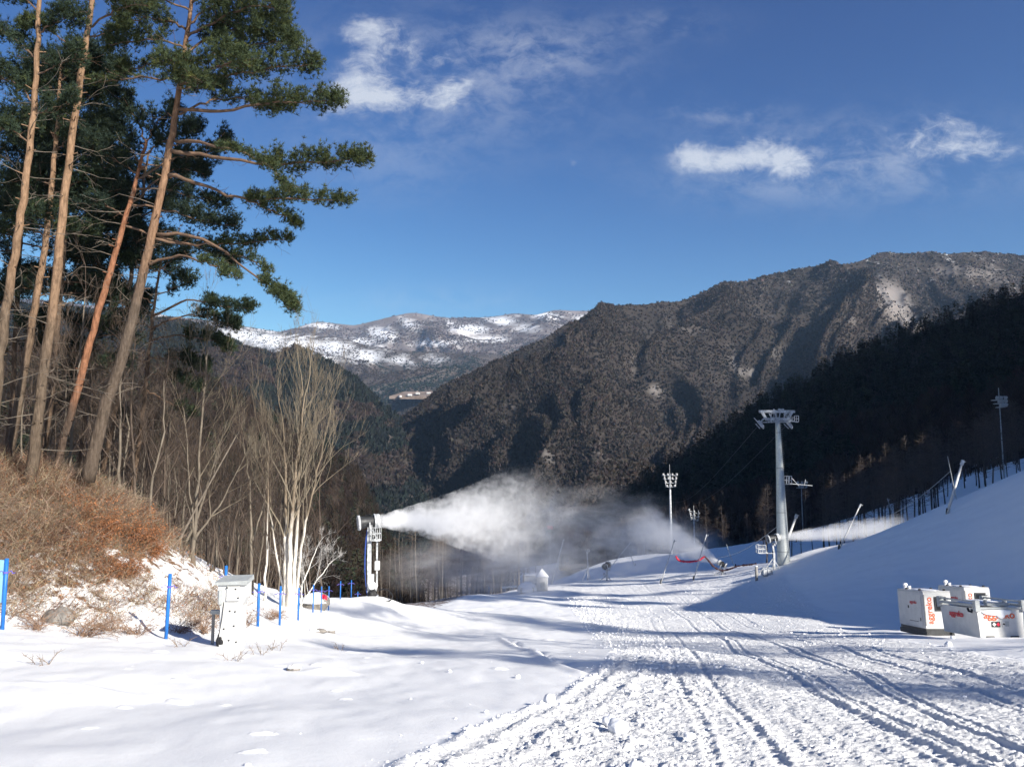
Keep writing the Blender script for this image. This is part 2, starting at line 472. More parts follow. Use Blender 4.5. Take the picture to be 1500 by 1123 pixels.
def detail(X, Y, r):
    """small relief of the snow surface, metres"""
    q = X - cx(TRK, Y)
    wl = X - cx(LEFT, Y); wr = cx(RIGHT, Y) - X
    edge = (fbm(X * 1.3, Y * 1.3, 5, 3) - 0.5) * 1.6
    inside = smooth(-0.15, 0.35, wl + edge * 0.5) * smooth(-0.3, 0.6, wr + edge) * smooth(200, 150, Y)
    inside = inside * smooth(-5, 4, Y)
    z = np.zeros_like(X)
    # soft wind-worked undulation
    z += (fbm(X * 0.22, Y * 0.13, 1, 4) - 0.5) * 0.40 * smooth(3, 12, r)
    z += (fbm(X * 0.9 + Y * 0.25, Y * 0.35, 2, 3) - 0.5) * 0.07 * (1 - 0.5 * inside)
    # dragged ribs along the groomer's path
    rib = fbm(q * 3.4, Y * 0.10, 8, 3) - 0.5
    z += inside * rib * 0.030
    fine = smooth(60, 18, r)
    lane = np.sin(q * 2 * np.pi / 0.42 + 2 * fbm(X, Y * .2, 12, 2)) * 0.5
    laneon = smooth(.38, .52, fbm(q * 0.55, Y * 0.05, 15, 2))
    cleat = np.sin(Y * 2 * np.pi / 0.22 + 3 * vnoise(X * 2, Y * .7, 19)) * fine
    z += inside * laneon * (0.009 * lane + 0.013 * cleat * (lane > -0.1))
    # wheel tracks
    def track(c, w, d, berm=0.5, off=0.0):
        dd = X - (cx(c, Y) + off + 0.07 * np.sin(Y * .35 + off) )
        t = -d * np.exp(-(dd / w) ** 4) + d * berm * (np.exp(-((dd - w * 1.55) / (w * .5)) ** 2) + np.exp(-((dd + w * 1.55) / (w * .5)) ** 2))
        tread = np.sin(Y * 2 * np.pi / 0.16 + np.abs(dd) * 22) * 0.012 * fine * np.exp(-(dd / w) ** 4)
        return t + tread
    ti = inside
    z += ti * track(TRK, 0.10, 0.048, .35)
    z += ti * track(TRK, 0.07, 0.035, .5, 0.42)
    z += ti * track(TRK2, 0.09, 0.045, .35)
    z += ti * track(TRK2, 0.07, 0.035, .5, 0.38)
    z += ti * track(TRK, 0.08, 0.025, .5, -1.9)
    z += ti * track(TRK, 0.08, 0.02, .5, -2.6)
    z += ti * track(TRK2, 0.09, 0.03, .5, 1.7)
    z += ti * track(TRK2, 0.09, 0.028, .5, 2.5)
    # lane berms near the left edge of the churned strip
    for off, a in ((0.15, .07), (0.62, .055), (1.15, .03)):
        z += a * np.exp(-((wl - off + edge * .1) / 0.13) ** 2) * smooth(30, 18, Y) * smooth(0, 6, Y)
    # clods
    churn = (smooth(.46, .62, fbm(q * 0.5 + 3, Y * 0.055, 23, 3)) * 0.30 + 0.10) * (1 - .4 * smooth(3, 6, wl))
    churn = np.clip(churn + 0.75 * smooth(1.9, 0.4, np.abs(wl - 2.0)) * smooth(6, 10, Y) + .3 * smooth(2.2, .3, np.abs(wl - .5)), 0, 1.15)
    jx = X + (fbm(X * 5, Y * 5, 31, 2) - .5) * 0.16 + (fbm(X * 17, Y * 17, 35, 2) - .5) * .07; jy = Y + (fbm(X * 5, Y * 5, 33, 2) - .5) * 0.16 + (fbm(X * 17, Y * 17, 37, 2) - .5) * .07
    z += inside * churn * clods(jx, jy, 0.30, 41, 0.20) * 0.40
    near = smooth(40, 22, r)
    z += inside * (0.15 + 0.85 * churn) * clods(jx, jy, 0.12, 51, 0.45) * 0.36 * (0.35 + 0.65 * near)
    z += inside * (.35 + .65 * churn) * clods(jx * 1.0, jy, 0.07, 61, 0.6) * 0.5 * near
    z += (inside * 0.060 + 0.004) * (fbm(X * 8, Y * 8, 71, 4) - .5)
    z += inside * (fbm(X * 1.9, Y * 1.9, 77, 3) - .5) * 0.03
    # a dragged scar, footprints and crusts in the smooth part
    dd = X - cx(DITCH, Y); on = smooth(DITCH[0, 1] - .4, DITCH[0, 1] + .4, Y) * smooth(DITCH[-1, 1] + .6, DITCH[-1, 1] - 2.2, Y)
    z += on * (-0.15 * np.exp(-((dd + (fbm(Y * 2, Y * 0, 3, 2) - .5) * .5) / .16) ** 2) + 0.10 * np.exp(-((dd + .36) / .2) ** 2))
    out = 1 - inside
    z += out * (clods(jx, jy, 1.9, 81, 0.03) * 0.04 + clods(jx, jy, 0.5, 91, 0.02) * 0.22) * smooth(4, 8, r)
    crust = smooth(0.02, 0.0, np.abs(fbm(X * .55, Y * .42, 95, 3) - 0.5)) * smooth(.5, .62, fbm(X * .2, Y * .15, 97, 2))
    return z

def big_bumps(X, Y):
    z = np.zeros_like(X)
    def mound(px, py, Yd, rx, ry, h, p=2):
        nonlocal z
        c = at(px, py, Yd)
        z += h * np.exp(-(((X - c[0]) / rx) ** 2 + ((Y - c[1]) / ry) ** 2) ** (p / 2))
    mound(545, 882, 54.5, 2.6, 1.8, 0.55); mound(500, 895, 52, 1.8, 1.5, 0.5); mound(540, 890, 51, 2.0, 1.2, 0.35)
    mound(480, 1000, 19.5, .6, .35, .14); mound(110, 1025, 14.5, .8, .22, .07); mound(430, 993, 20, .5, .25, .05)
    mound(1440, 940, 34, 2.2, 1.0, .14); mound(1160, 866, 98, 6, 3, .7); mound(1060, 862, 112, 8, 3, .5)
    mound(890, 822, 215, 22, 12, 2.2); mound(1000, 820, 190, 20, 10, 1.2)
    mound(700, 865, 98, 7, 3, .5); mound(640, 872, 80, 5, 2, .35)
    return z

def H(X, Y):
    X = np.atleast_1d(np.asarray(X, float)); Y = np.atleast_1d(np.asarray(Y, float))
    return H0(X, Y) + big_bumps(X, Y)
def Hd(x, y):
    X = np.array([x], float); Y = np.array([y], float)
    return float((H(X, Y) + detail(X, Y, np.hypot(X, Y)))[0])
def gpx(px, Y, dz=0.0):
    """point on the ground seen in column px at depth Y"""
    x = (px - 750) / FOC * Y / (CP - (561.5 - 880) / FOC * SP)
    return np.array([x, Y, Hd(x, Y) + dz])

def bank_mask(X, Y):
    """where the leaf litter and brush of the left bank grow (0..1)"""
    # foot line of the brush
    f = np.array([(-60, 24), (-17, 21.5), (-12.8, 23.2), (-10.6, 25.5), (-9.3, 27.6), (-8.6, 30.5), (-8.6, 33), (-10.2, 40), (-10.5, 60)])
    xb = np.interp(Y, [21, 23, 25.5, 27.6, 30.5, 33, 40, 60, 90, 200], [-19, -14, -11.2, -10.0, -9.7, -10.6, -13.5, -14, -16, -30])
    return smooth(-.4, 1.4, xb - X + (fbm(X * .7, Y * .7, 44, 3) - .5) * 1.6) * smooth(20, 22.5, Y)

def build_ground():
    ph = np.concatenate([np.linspace(-math.pi, R(-37), 130, endpoint=False), np.linspace(R(-37), R(37), 1000, endpoint=False), np.linspace(R(37), math.pi, 130)])
    r = np.concatenate([np.geomspace(0.6, 6.0, 60, endpoint=False), np.geomspace(6.0, 60, 800, endpoint=False), np.geomspace(60, 130, 190, endpoint=False), np.geomspace(130, 400, 90)])
    PH, RR = np.meshgrid(ph, r, indexing='ij')
    X = RR * np.sin(PH); Y = RR * np.cos(PH)
    Z = np.empty_like(X)
    for i in range(0, len(ph), 100):
        a, b, c = X[i:i + 100], Y[i:i + 100], RR[i:i + 100]
        bm = bank_mask(a, b)
        Z[i:i + 100] = H0(a, b) + big_bumps(a, b) + detail(a, b, c) + bm * (fbm(a * 1.1, b * 1.1, 55, 4) - .5) * 0.6
    n, m = X.shape
    V = np.stack([X, Y, Z], -1).reshape(-1, 3)
    i = np.arange(n - 1)[:, None] * m; j = np.arange(m - 1)[None]
    F = np.stack([i + j, i + m + j, i + m + j + 1, i + j + 1], -1).reshape(-1, 4)
    # centre cap
    c = len(V); V = np.concatenate([V, [[0, 0, -1.6]]])
    F3 = np.stack([np.full(n - 1, c), (np.arange(n - 1) + 1) * m, np.arange(n - 1) * m], -1)
    lit = bank_mask(V[:, 0], V[:, 1]) * (.72 + .28 * smooth(-5.2, -3.0, V[:, 2]))
    far = smooth(60, 75, V[:, 1]) * smooth(-1.5, -6.0, V[:, 0] - np.interp(V[:, 1], [55, 60, 90, 120, 150, 250], [-12, -10, -2.0, 4, 6, 8]))
    lit = np.maximum(lit, far)
    pis = smooth(-.1, .5, V[:, 0] - cx(LEFT, V[:, 1])) * smooth(-.2, .8, cx(RIGHT, V[:, 1]) - V[:, 0]) * smooth(190, 140, V[:, 1]) * smooth(-5, 4, V[:, 1])
    m_ = bpy.data.materials.new('snow_ground'); m_.use_nodes = True
    nt = m_.node_tree; N = nt.nodes; L = nt.links; b = N['Principled BSDF']
    b.inputs['Roughness'].default_value = 0.55; b.inputs['Specular IOR Level'].default_value = 0.25
    tc = N.new('ShaderNodeTexCoord')
    at_ = N.new('ShaderNodeAttribute'); at_.attribute_name = 'litter'
    n1 = N.new('ShaderNodeTexNoise'); n1.inputs['Scale'].default_value = 1.7; n1.inputs['Detail'].default_value = 8; n1.inputs['Roughness'].default_value = .72
    n2 = N.new('ShaderNodeTexNoise'); n2.inputs['Scale'].default_value = 9; n2.inputs['Detail'].default_value = 5
    L.new(tc.outputs['Object'], n1.inputs['Vector']); L.new(tc.outputs['Object'], n2.inputs['Vector'])
    ad = N.new('ShaderNodeMath'); ad.operation = 'MULTIPLY_ADD'; L.new(at_.outputs['Fac'], ad.inputs[0]); ad.inputs[1].default_value = 0.52; L.new(n1.outputs['Fac'], ad.inputs[2])
    mr = N.new('ShaderNodeMapRange'); mr.inputs['From Min'].default_value = .93; mr.inputs['From Max'].default_value = 1.02; L.new(ad.outputs[0], mr.inputs['Value'])
    cr = N.new('ShaderNodeValToRGB'); cr.color_ramp.elements[0].color = (.10, .055, .03, 1); cr.color_ramp.elements[1].color = (.21, .13, .08, 1); L.new(n2.outputs['Fac'], cr.inputs['Fac'])
    mx = N.new('ShaderNodeMix'); mx.data_type = 'RGBA'; L.new(mr.outputs[0], mx.inputs[0]); mx.inputs[6].default_value = (.87, .87, .865, 1); L.new(cr.outputs['Color'], mx.inputs[7])
    L.new(mx.outputs[2], b.inputs['Base Color'])
    n3 = N.new('ShaderNodeTexNoise'); n3.inputs['Scale'].default_value = 22; n3.inputs['Detail'].default_value = 7; n3.inputs['Roughness'].default_value = .7; L.new(tc.outputs['Object'], n3.inputs['Vector'])
    bp = N.new('ShaderNodeBump'); bp.inputs['Strength'].default_value = .28; bp.inputs['Distance'].default_value = .025; L.new(n3.outputs['Fac'], bp.inputs['Height']); a2 = N.new('ShaderNodeAttribute'); a2.attribute_name = 'piste'
    n4 = N.new('ShaderNodeTexNoise'); n4.inputs['Scale'].default_value = 6.5; n4.inputs['Detail'].default_value = 6; n4.inputs['Roughness'].default_value = .75; L.new(tc.outputs['Object'], n4.inputs['Vector'])
    ml = N.new('ShaderNodeMath'); ml.operation = 'MULTIPLY'; L.new(n4.outputs['Fac'], ml.inputs[0]); L.new(a2.outputs['Fac'], ml.inputs[1])
    bp2 = N.new('ShaderNodeBump'); bp2.inputs['Strength'].default_value = .8; bp2.inputs['Distance'].default_value = .13; L.new(ml.outputs[0], bp2.inputs['Height']); L.new(bp.outputs['Normal'], bp2.inputs['Normal']); L.new(bp2.outputs['Normal'], b.inputs['Normal'])
    o = mesh_np('snow_ground', V, [F3, F], m_, True, None, {'litter': lit, 'piste': pis})
    tag(o, kind='structure')
build_ground()

# wide valley floor under everything, out to the horizon
mesh_np('valley_floor', [[-5400, -380, -420], [5400, -380, -420], [5400, 8450, -420], [-5400, 8450, -420]], np.array([[0, 1, 2, 3]]), mat('valley_soil', (.09, .08, .06), .9, var=.3, scale=.002)).__setitem__('kind', 'structure')

# ---------------------------------------------------------------- hills and mountains (lofted relief)
def loft(name, rows, nu, nv, amp, gfreq, fine_amp, seed, material, patches=None):
    """rows: list of polylines [(px,py,Y)...] from crest to foot. Returns sampler"""
    pu = np.linspace(0, 1, nu)
    G = []
    x0 = max(r[0][0] for r in rows); x1 = min(r[-1][0] for r in rows)
    for r in rows:
        a = np.array([at(*p) for p in r]); px = np.array([p[0] for p in r], float)
        t = (px - px[0]) / (px[-1] - px[0])
        q = np.stack([np.interp(pu, t, a[:, k]) for k in range(3)], -1)
        ksz = max(1, nu // 210)
        kk = np.exp(-0.5 * (np.arange(-2 * ksz, 2 * ksz + 1) / ksz) ** 2); kk /= kk.sum()
        q = np.stack([np.convolve(np.pad(q[:, k], 2 * ksz, mode='reflect', reflect_type='odd'), kk, 'valid') for k in range(3)], -1)
        G.append(q)
    G = np.array(G); K = len(rows)
    pv = np.linspace(0, K - 1, nv)
    k0 = np.clip(pv.astype(int), 0, K - 2); f = pv - k0
    def g(i): return G[np.clip(i, 0, K - 1)]
    f_ = f[:, None, None]
    P0, P1, P2, P3 = g(k0 - 1), g(k0), g(k0 + 1), g(k0 + 2)
    m1 = (P2 - P0) / 2; m2 = (P3 - P1) / 2
    h = ((2 * f_ ** 3 - 3 * f_ ** 2 + 1) * P1 + (f_ ** 3 - 2 * f_ ** 2 + f_) * m1 + (-2 * f_ ** 3 + 3 * f_ ** 2) * P2 + (f_ ** 3 - f_ ** 2) * m2)
    Vv, Uu = np.meshgrid(np.linspace(0, 1, nv), pu, indexing='ij')
    env = np.sin(np.pi * np.clip(Vv, 0, 1) ** 0.95) ** 1.0
    env = np.maximum(env, 0.045) * (1 - 0.3 * Vv)
    warp = (fbm(Uu * gfreq * .4, Vv * 3.0, seed + 5, 3) - .5) * 1.6
    rg = ridged(Uu * gfreq + warp, Vv * 1.6, seed, 4, .55) - 0.62
    dz = amp * env * rg * 2
    L_ = np.linalg.norm(G[0][-1] - G[0][0])
    fs = 60 * L_ / 1000
    dz += fine_amp * (fbm(h[..., 0] * 30 / L_ * 1.3, h[..., 1] * 30 / L_ * 1.3, seed + 9, 5) - .5) * np.maximum(env, .35)
    h[..., 2] += dz
    # push spurs out toward the viewer's side as well
    h[..., 1] -= dz * 0.35
    V = h.reshape(-1, 3)
    i = np.arange(nv - 1)[:, None] * nu; j = np.arange(nu - 1)[None]
    F = np.stack([i + j, i + nu + j, i + nu + j + 1, i + j + 1], -1).reshape(-1, 4)
    # back side falling away behind the crest, so that it is a hill and not a sheet
    back = h[0].copy(); bk = []
    for s_ in (0.4, 1.0):
        b2 = back.copy(); b2[:, 1] += s_ * (0.25 * back[:, 1] + 40); b2[:, 2] -= s_ * (abs(G[0][:, 2] - G[-1][:, 2]).mean() + 40)
        bk.append(b2)
    nV = len(V); V = np.concatenate([V] + bk)
    jj = np.arange(nu - 1)
    FB = [np.stack([jj + 1, jj, nV + jj, nV + jj + 1], -1)[:, ::-1], np.stack([nV + jj + 1, nV + jj, nV + nu + jj, nV + nu + jj + 1], -1)[:, ::-1]]
    at_ = None
    if patches:
        b_ = (V[:, 2] * CP - V[:, 1] * SP) / (V[:, 1] * CP + V[:, 2] * SP); a_ = V[:, 0] / (V[:, 1] * CP + V[:, 2] * SP)
        X_ = 750 + FOC * a_; Y_ = 561.5 - FOC * b_; w_ = np.zeros(len(V))
        for (x0, y0, rx, ry, am) in patches: w_ = np.maximum(w_, am * np.exp(-((X_ - x0 - .35 * (Y_ - y0)) / rx) ** 2 - ((Y_ - y0) / ry) ** 2))
        at_ = {'scree': w_}
    o = mesh_np(name, V, [F] + FB, material, True, None, at_)
    tag(o, kind='structure')
    if patches: return h, Uu, Vv, rg, w_[:nu * nv].reshape(nv, nu)
    return h, Uu, Vv, rg

def sample(h, n, rng, dens=None, vmax=1.0):
    """random points on the lofted surface, weighted by area; returns points and (v,u) index floats"""
    nv, nu = h.shape[:2]
    d1 = h[1:, :-1] - h[:-1, :-1]; d2 = h[:-1, 1:] - h[:-1, :-1]
    A = np.linalg.norm(np.cross(d1, d2), axis=-1)
    A = A / (np.hypot(h[:-1, :-1, 0], h[:-1, :-1, 1]) ** 1.2)
    if dens is not None: A = A * dens[:-1, :-1]
    A[int(nv * vmax):] = 0
    p = A.ravel() / A.sum()
    idx = rng.choice(len(p), n, p=p)
    i = idx // (nu - 1); j = idx % (nu - 1)
    a = rng.random((n, 1)); b = rng.random((n, 1))
    pts = h[i, j] + (h[i + 1, j] - h[i, j]) * a + (h[i, j + 1] - h[i, j]) * b
    return pts, i, j

def mtn_mat(name, soil, soil2, snow_lo, snow_hi, snow_amt, nscale, streak=(1, 1, 1), snowcol=(.72, .75, .8), patch=None):
    m = bpy.data.materials.new(name); m.use_nodes = True
    nt = m.node_tree; N = nt.nodes; L = nt.links; b = N['Principled BSDF']
    b.inputs['Roughness'].default_value = .95; b.inputs['Specular IOR Level'].default_value = .05
    tc = N.new('ShaderNodeTexCoord'); mp = N.new('ShaderNodeMapping'); mp.inputs['Scale'].default_value = streak; L.new(tc.outputs['Object'], mp.inputs['Vector'])
    def noise(s, d=6, r=.65, w=0):
        n = N.new('ShaderNodeTexNoise'); n.inputs['Scale'].default_value = s; n.inputs['Detail'].default_value = d; n.inputs['Roughness'].default_value = r; n.inputs['Distortion'].default_value = w
        L.new(mp.outputs[0], n.inputs['Vector']); return n.outputs['Fac']
    c = N.new('ShaderNodeValToRGB'); c.color_ramp.elements[0].position = .38; c.color_ramp.elements[1].position = .62
    c.color_ramp.elements[0].color = (*soil, 1); c.color_ramp.elements[1].color = (*soil2, 1); L.new(noise(nscale, 8, .7), c.inputs['Fac'])
    sx = N.new('ShaderNodeSeparateXYZ'); L.new(tc.outputs['Object'], sx.inputs[0])
    hr = N.new('ShaderNodeMapRange'); hr.inputs['From Min'].default_value = snow_lo; hr.inputs['From Max'].default_value = snow_hi; L.new(sx.outputs[2], hr.inputs['Value'])
    n2 = noise(nscale * 2.3, 9, .75, .3)
    a = N.new('ShaderNodeMath'); a.operation = 'MULTIPLY_ADD'; L.new(hr.outputs[0], a.inputs[0]); a.inputs[1].default_value = snow_amt; L.new(n2, a.inputs[2])
    r = N.new('ShaderNodeMapRange'); r.inputs['From Min'].default_value = .72; r.inputs['From Max'].default_value = .86; L.new(a.outputs[0], r.inputs['Value'])
    mx = N.new('ShaderNodeMix'); mx.data_type = 'RGBA'; L.new(r.outputs[0], mx.inputs[0]); L.new(c.outputs[0], mx.inputs[6]); mx.inputs[7].default_value = (*snowcol, 1)
    if patch:
        at_ = N.new('ShaderNodeAttribute'); at_.attribute_name = 'scree'
        q = N.new('ShaderNodeMath'); q.operation = 'MULTIPLY_ADD'; L.new(at_.outputs['Fac'], q.inputs[0]); q.inputs[1].default_value = .55; L.new(n2, q.inputs[2])
        r2 = N.new('ShaderNodeMapRange'); r2.inputs['From Min'].default_value = .62; r2.inputs['From Max'].default_value = .98; L.new(q.outputs[0], r2.inputs['Value'])
        m2 = N.new('ShaderNodeMix'); m2.data_type = 'RGBA'; L.new(r2.outputs[0], m2.inputs[0]); L.new(mx.outputs[2], m2.inputs[6]); m2.inputs[7].default_value = (*patch, 1); mx = m2
    L.new(mx.outputs[2], b.inputs['Base Color'])
    return m

# far snowy range
HA = loft('far_range', [
    [(-150, 430, 7200), (60, 440, 7000), (200, 452, 6800), (330, 480, 6500), (385, 492, 6400), (425, 484, 6400), (465, 470, 6400), (520, 477, 6400), (560, 466, 6400), (600, 457, 6400), (660, 466, 6500), (720, 464, 6600), (755, 459, 6600), (785, 462, 6600), (808, 454, 6700), (885, 454, 6700), (960, 460, 6800), (1150, 470, 7000)],
    [(-150, 470, 6300), (200, 490, 6000), (420, 512, 5600), (600, 500, 5600), (760, 495, 5700), (900, 490, 5700), (1150, 500, 6000)],
    [(-150, 520, 5400), (300, 530, 5100), (450, 540, 4800), (600, 540, 4700), (760, 530, 4800), (1150, 540, 5000)],
    [(-150, 600, 4300), (300, 600, 4200), (600, 585, 4000), (760, 580, 4000), (1150, 600, 4200)]],
    420, 160, 190, 9, 14, 301, mtn_mat('far_range_ground', (.085, .068, .062), (.20, .175, .17), 450, 1000, .13, .003, (1, 1, .6), patch=(.72, .74, .78)), patches=[(690, 482, 30, 9, 1), (735, 469, 24, 7, 1), (800, 463, 22, 7, 1), (640, 503, 40, 7, .8), (560, 490, 26, 12, .9), (465, 477, 28, 6, .9), (715, 497, 34, 6, .8), (600, 475, 16, 12, .7), (770, 480, 24, 8, .7), (860, 465, 30, 6, .6), (530, 500, 40, 8, .7), (420, 495, 40, 8, .7), (660, 478, 8, 16, .7)])
HB = loft('snowy_ridge', [
    [(-100, 455, 4700), (150, 452, 4700), (300, 468, 4600), (345, 476, 4500), (400, 484, 4400), (440, 490, 4300), (500, 494, 4200), (540, 506, 4100), (600, 514, 4000), (680, 517, 3950), (760, 520, 3900), (840, 505, 3900), (900, 490, 3900), (1000, 480, 4000)],
    [(-100, 520, 4000), (300, 525, 3900), (450, 540, 3500), (600, 548, 3400), (700, 540, 3400), (850, 530, 3400), (1000, 520, 3500)],
    [(-100, 590, 3200), (300, 600, 3100), (500, 600, 2900), (600, 590, 2800), (700, 585, 2800), (850, 590, 2800), (1000, 590, 2900)],
    [(-100, 700, 2300), (300, 700, 2300), (500, 700, 2200), (600, 680, 2100), (700, 680, 2100), (850, 690, 2200), (1000, 690, 2300)]],
    380, 150, 100, 8, 14, 331, mtn_mat('snowy_ridge_ground', (.06, .05, .045), (.11, .095, .088), 430, 720, .22, .006, (1, 1, .6), patch=(.74, .76, .80)), patches=[(350, 492, 40, 12, 1), (395, 500, 40, 14, .9), (440, 506, 40, 14, 1), (490, 510, 36, 13, .9), (535, 522, 34, 12, .9), (470, 524, 50, 14, .6), (585, 528, 30, 10, .6), (640, 526, 30, 7, .5)])
# dark bluish hill in the left middle distance
HC = loft('left_hill', [
    [(-300, 420, 1700), (0, 440, 1650), (200, 462, 1600), (300, 476, 1550), (324, 490, 1500), (360, 508, 1450), (400, 520, 1430), (432, 506, 1420), (480, 530, 1380), (516, 552, 1350), (560, 590, 1320), (590, 618, 1300), (640, 680, 1300)],
    [(-300, 520, 1250), (0, 530, 1200), (200, 540, 1150), (400, 590, 1100), (520, 640, 1080), (640, 740, 1080)],
    [(-300, 640, 850), (0, 650, 800), (300, 680, 800), (520, 730, 850), (640, 800, 880)],
    [(-300, 800, 500), (0, 820, 500), (300, 830, 500), (520, 830, 560), (640, 880, 600)]],
    320, 150, 40, 11, 12, 351, mtn_mat('left_hill_ground', (.035, .03, .026), (.07, .06, .054), 150, 420, .12, .012))
# main mountain
HD = loft('main_mountain', [
    [(430, 760, 1200), (516, 682, 1300), (560, 642, 1350), (600, 606, 1400), (640, 580, 1450), (700, 546, 1520), (760, 512, 1600), (830, 474, 1700), (870, 460, 1750), (910, 446, 1800), (950, 443, 1850), (1000, 439, 1950), (1040, 425, 2000), (1062, 412, 2030), (1090, 412, 2050), (1130, 402, 2100), (1170, 396, 2150), (1200, 390, 2200), (1235, 386, 2250), (1272, 378, 2300), (1286, 368, 2310), (1300, 367, 2320), (1330, 372, 2350), (1380, 372, 2400), (1440, 367, 2480), (1480, 372, 2550), (1500, 378, 2600), (1700, 372, 2900), (1900, 400, 3100)],
    [(430, 800, 1080), (560, 720, 1150), (700, 610, 1280), (850, 520, 1500), (1000, 490, 1700), (1150, 455, 1900), (1300, 430, 2050), (1500, 425, 2250), (1900, 440, 2800)],
    [(430, 860, 950), (560, 790, 1000), (700, 690, 1080), (850, 600, 1200), (1000, 565, 1400), (1150, 540, 1550), (1300, 500, 1700), (1500, 490, 1900), (1900, 520, 2300)],
    [(430, 900, 850), (600, 860, 880), (750, 760, 900), (900, 690, 950), (1050, 650, 1100), (1200, 620, 1250), (1500, 560, 1500), (1900, 600, 1800)],
    [(430, 960, 700), (600, 920, 700), (750, 860, 700), (900, 800, 750), (1050, 750, 850), (1200, 720, 950), (1500, 680, 1100), (1900, 700, 1400)]],
    520, 260, 178, 8.5, 26, 371, mtn_mat('main_mountain_ground', (.028, .024, .022), (.046, .039, .035), 260, 760, .22, .007, patch=(.20, .185, .18)), patches=[(1310, 440, 26, 34, 1), (1335, 478, 20, 22, 1), (1290, 425, 12, 14, .8), (1250, 470, 14, 9, .5), (1095, 545, 13, 10, .8), (960, 572, 12, 10, .7), (1075, 530, 10, 20, .5), (1140, 520, 12, 26, .45), (880, 660, 22, 26, .5), (755, 595, 22, 12, .5), (800, 660, 16, 24, .5), (690, 665, 10, 8, .5), (1440, 400, 40, 14, .6), (1390, 395, 30, 12, .6), (1010, 480, 30, 16, .35), (930, 545, 14, 30, .35)])
# steep wooded hill on the right
HE = loft('right_hill', [
    [(820, 800, 520), (895, 748, 540), (940, 716, 540), (1000, 678, 540), (1050, 643, 540), (1110, 604, 540), (1200, 552, 540), (1270, 520, 530), (1350, 486, 520), (1420, 462, 510), (1500, 428, 500), (1620, 380, 480), (1800, 300, 440), (2300, 60, 380)],
    [(820, 815, 440), (940, 760, 430), (1050, 710, 420), (1200, 640, 410), (1350, 590, 400), (1500, 540, 390), (1800, 430, 350), (2300, 250, 300)],
    [(820, 825, 350), (940, 795, 330), (1050, 765, 320), (1200, 720, 300), (1350, 670, 290), (1500, 630, 280), (1800, 560, 260), (2300, 440, 220)],
    [(820, 835, 270), (940, 822, 250), (1050, 805, 230), (1200, 780, 210), (1350, 735, 200), (1500, 690, 190), (1800, 650, 180), (2300, 600, 160)]],
    260, 120, 12, 14, 8, 391, mtn_mat('right_hill_ground', (.045, .038, .03), (.075, .06, .05), 500, 900, 0, .03))
# brown wooded hill on the left, close
HF = loft('brown_hill', [
    [(-400, 470, 420), (-100, 490, 420), (100, 500, 420), (200, 520, 420), (300, 560, 420), (380, 600, 410), (430, 632, 400), (472, 656, 390), (524, 700, 380), (545, 740, 370), (570, 800, 360), (620, 880, 340)],
    [(-400, 580, 280), (0, 600, 270), (200, 620, 265), (350, 680, 260), (450, 740, 260), (540, 810, 260), (620, 900, 250)],
    [(-400, 720, 170), (0, 740, 160), (200, 760, 160), (350, 800, 165), (450, 840, 175), (540, 870, 180), (620, 920, 180)],
    [(-400, 880, 95), (0, 880, 92), (200, 900, 95), (350, 920, 100), (450, 930, 110), (540, 940, 120), (620, 960, 130)]],
    260, 130, 7, 8, 6, 411, mtn_mat('brown_hill_ground', (.032, .023, .018), (.06, .045, .035), -100, 200, .12, .05))
# ---------------------------------------------------------------- vegetation
rng = np.random.default_rng(11)
def unit(v): return v / (np.linalg.norm(v, axis=-1, keepdims=True) + 1e-9)

def slivers(P, D, L, w, rg):
    """thin triangles from P along D"""
    n = len(P); D = unit(D); s = unit(np.cross(D, rg.normal(size=(n, 3))))
    V = np.stack([P - s * w[:, None] / 2, P + s * w[:, None] / 2, P + D * L[:, None]], 1)
    return V.reshape(-1, 3), np.arange(n * 3).reshape(-1, 3)

def scatter(name, protos, pts, sc, cols, material, label, parent=None, rot=True, zs=None):
    """merge many small trees into one mesh (a far wood)"""
    n = len(pts); k = rng.integers(0, len(protos), n); a = rng.random(n) * 6.28
    Vs, Fs, Cs = [], [], []; off = 0
    zs = np.ones(n) if zs is None else zs
    for i, (PV, PF) in enumerate(protos):
        s = np.where(k == i)[0]
        if not len(s): continue
        c, d = np.cos(a[s])[:, None], np.sin(a[s])[:, None]
        x = PV[None, :, 0] * c - PV[None, :, 1] * d; y = PV[None, :, 0] * d + PV[None, :, 1] * c
        z = np.repeat(PV[None, :, 2], len(s), 0) * zs[s][:, None]
        v = np.stack([x, y, z], -1) * sc[s][:, None, None] + pts[s][:, None, :]
        f = PF[None] + (np.arange(len(s)) * len(PV))[:, None, None] + off
        Vs.append(v.reshape(-1, 3)); Fs.append(f.reshape(-1, 3)); Cs.append(np.repeat(cols[s], len(PV), 0)); off += len(s) * len(PV)
    o = mesh_np(name, np.concatenate(Vs), [np.concatenate(Fs)], material, False, parent, {'tint': np.concatenate(Cs)})
    tag(o, label, 'trees', kind='stuff')
    return o

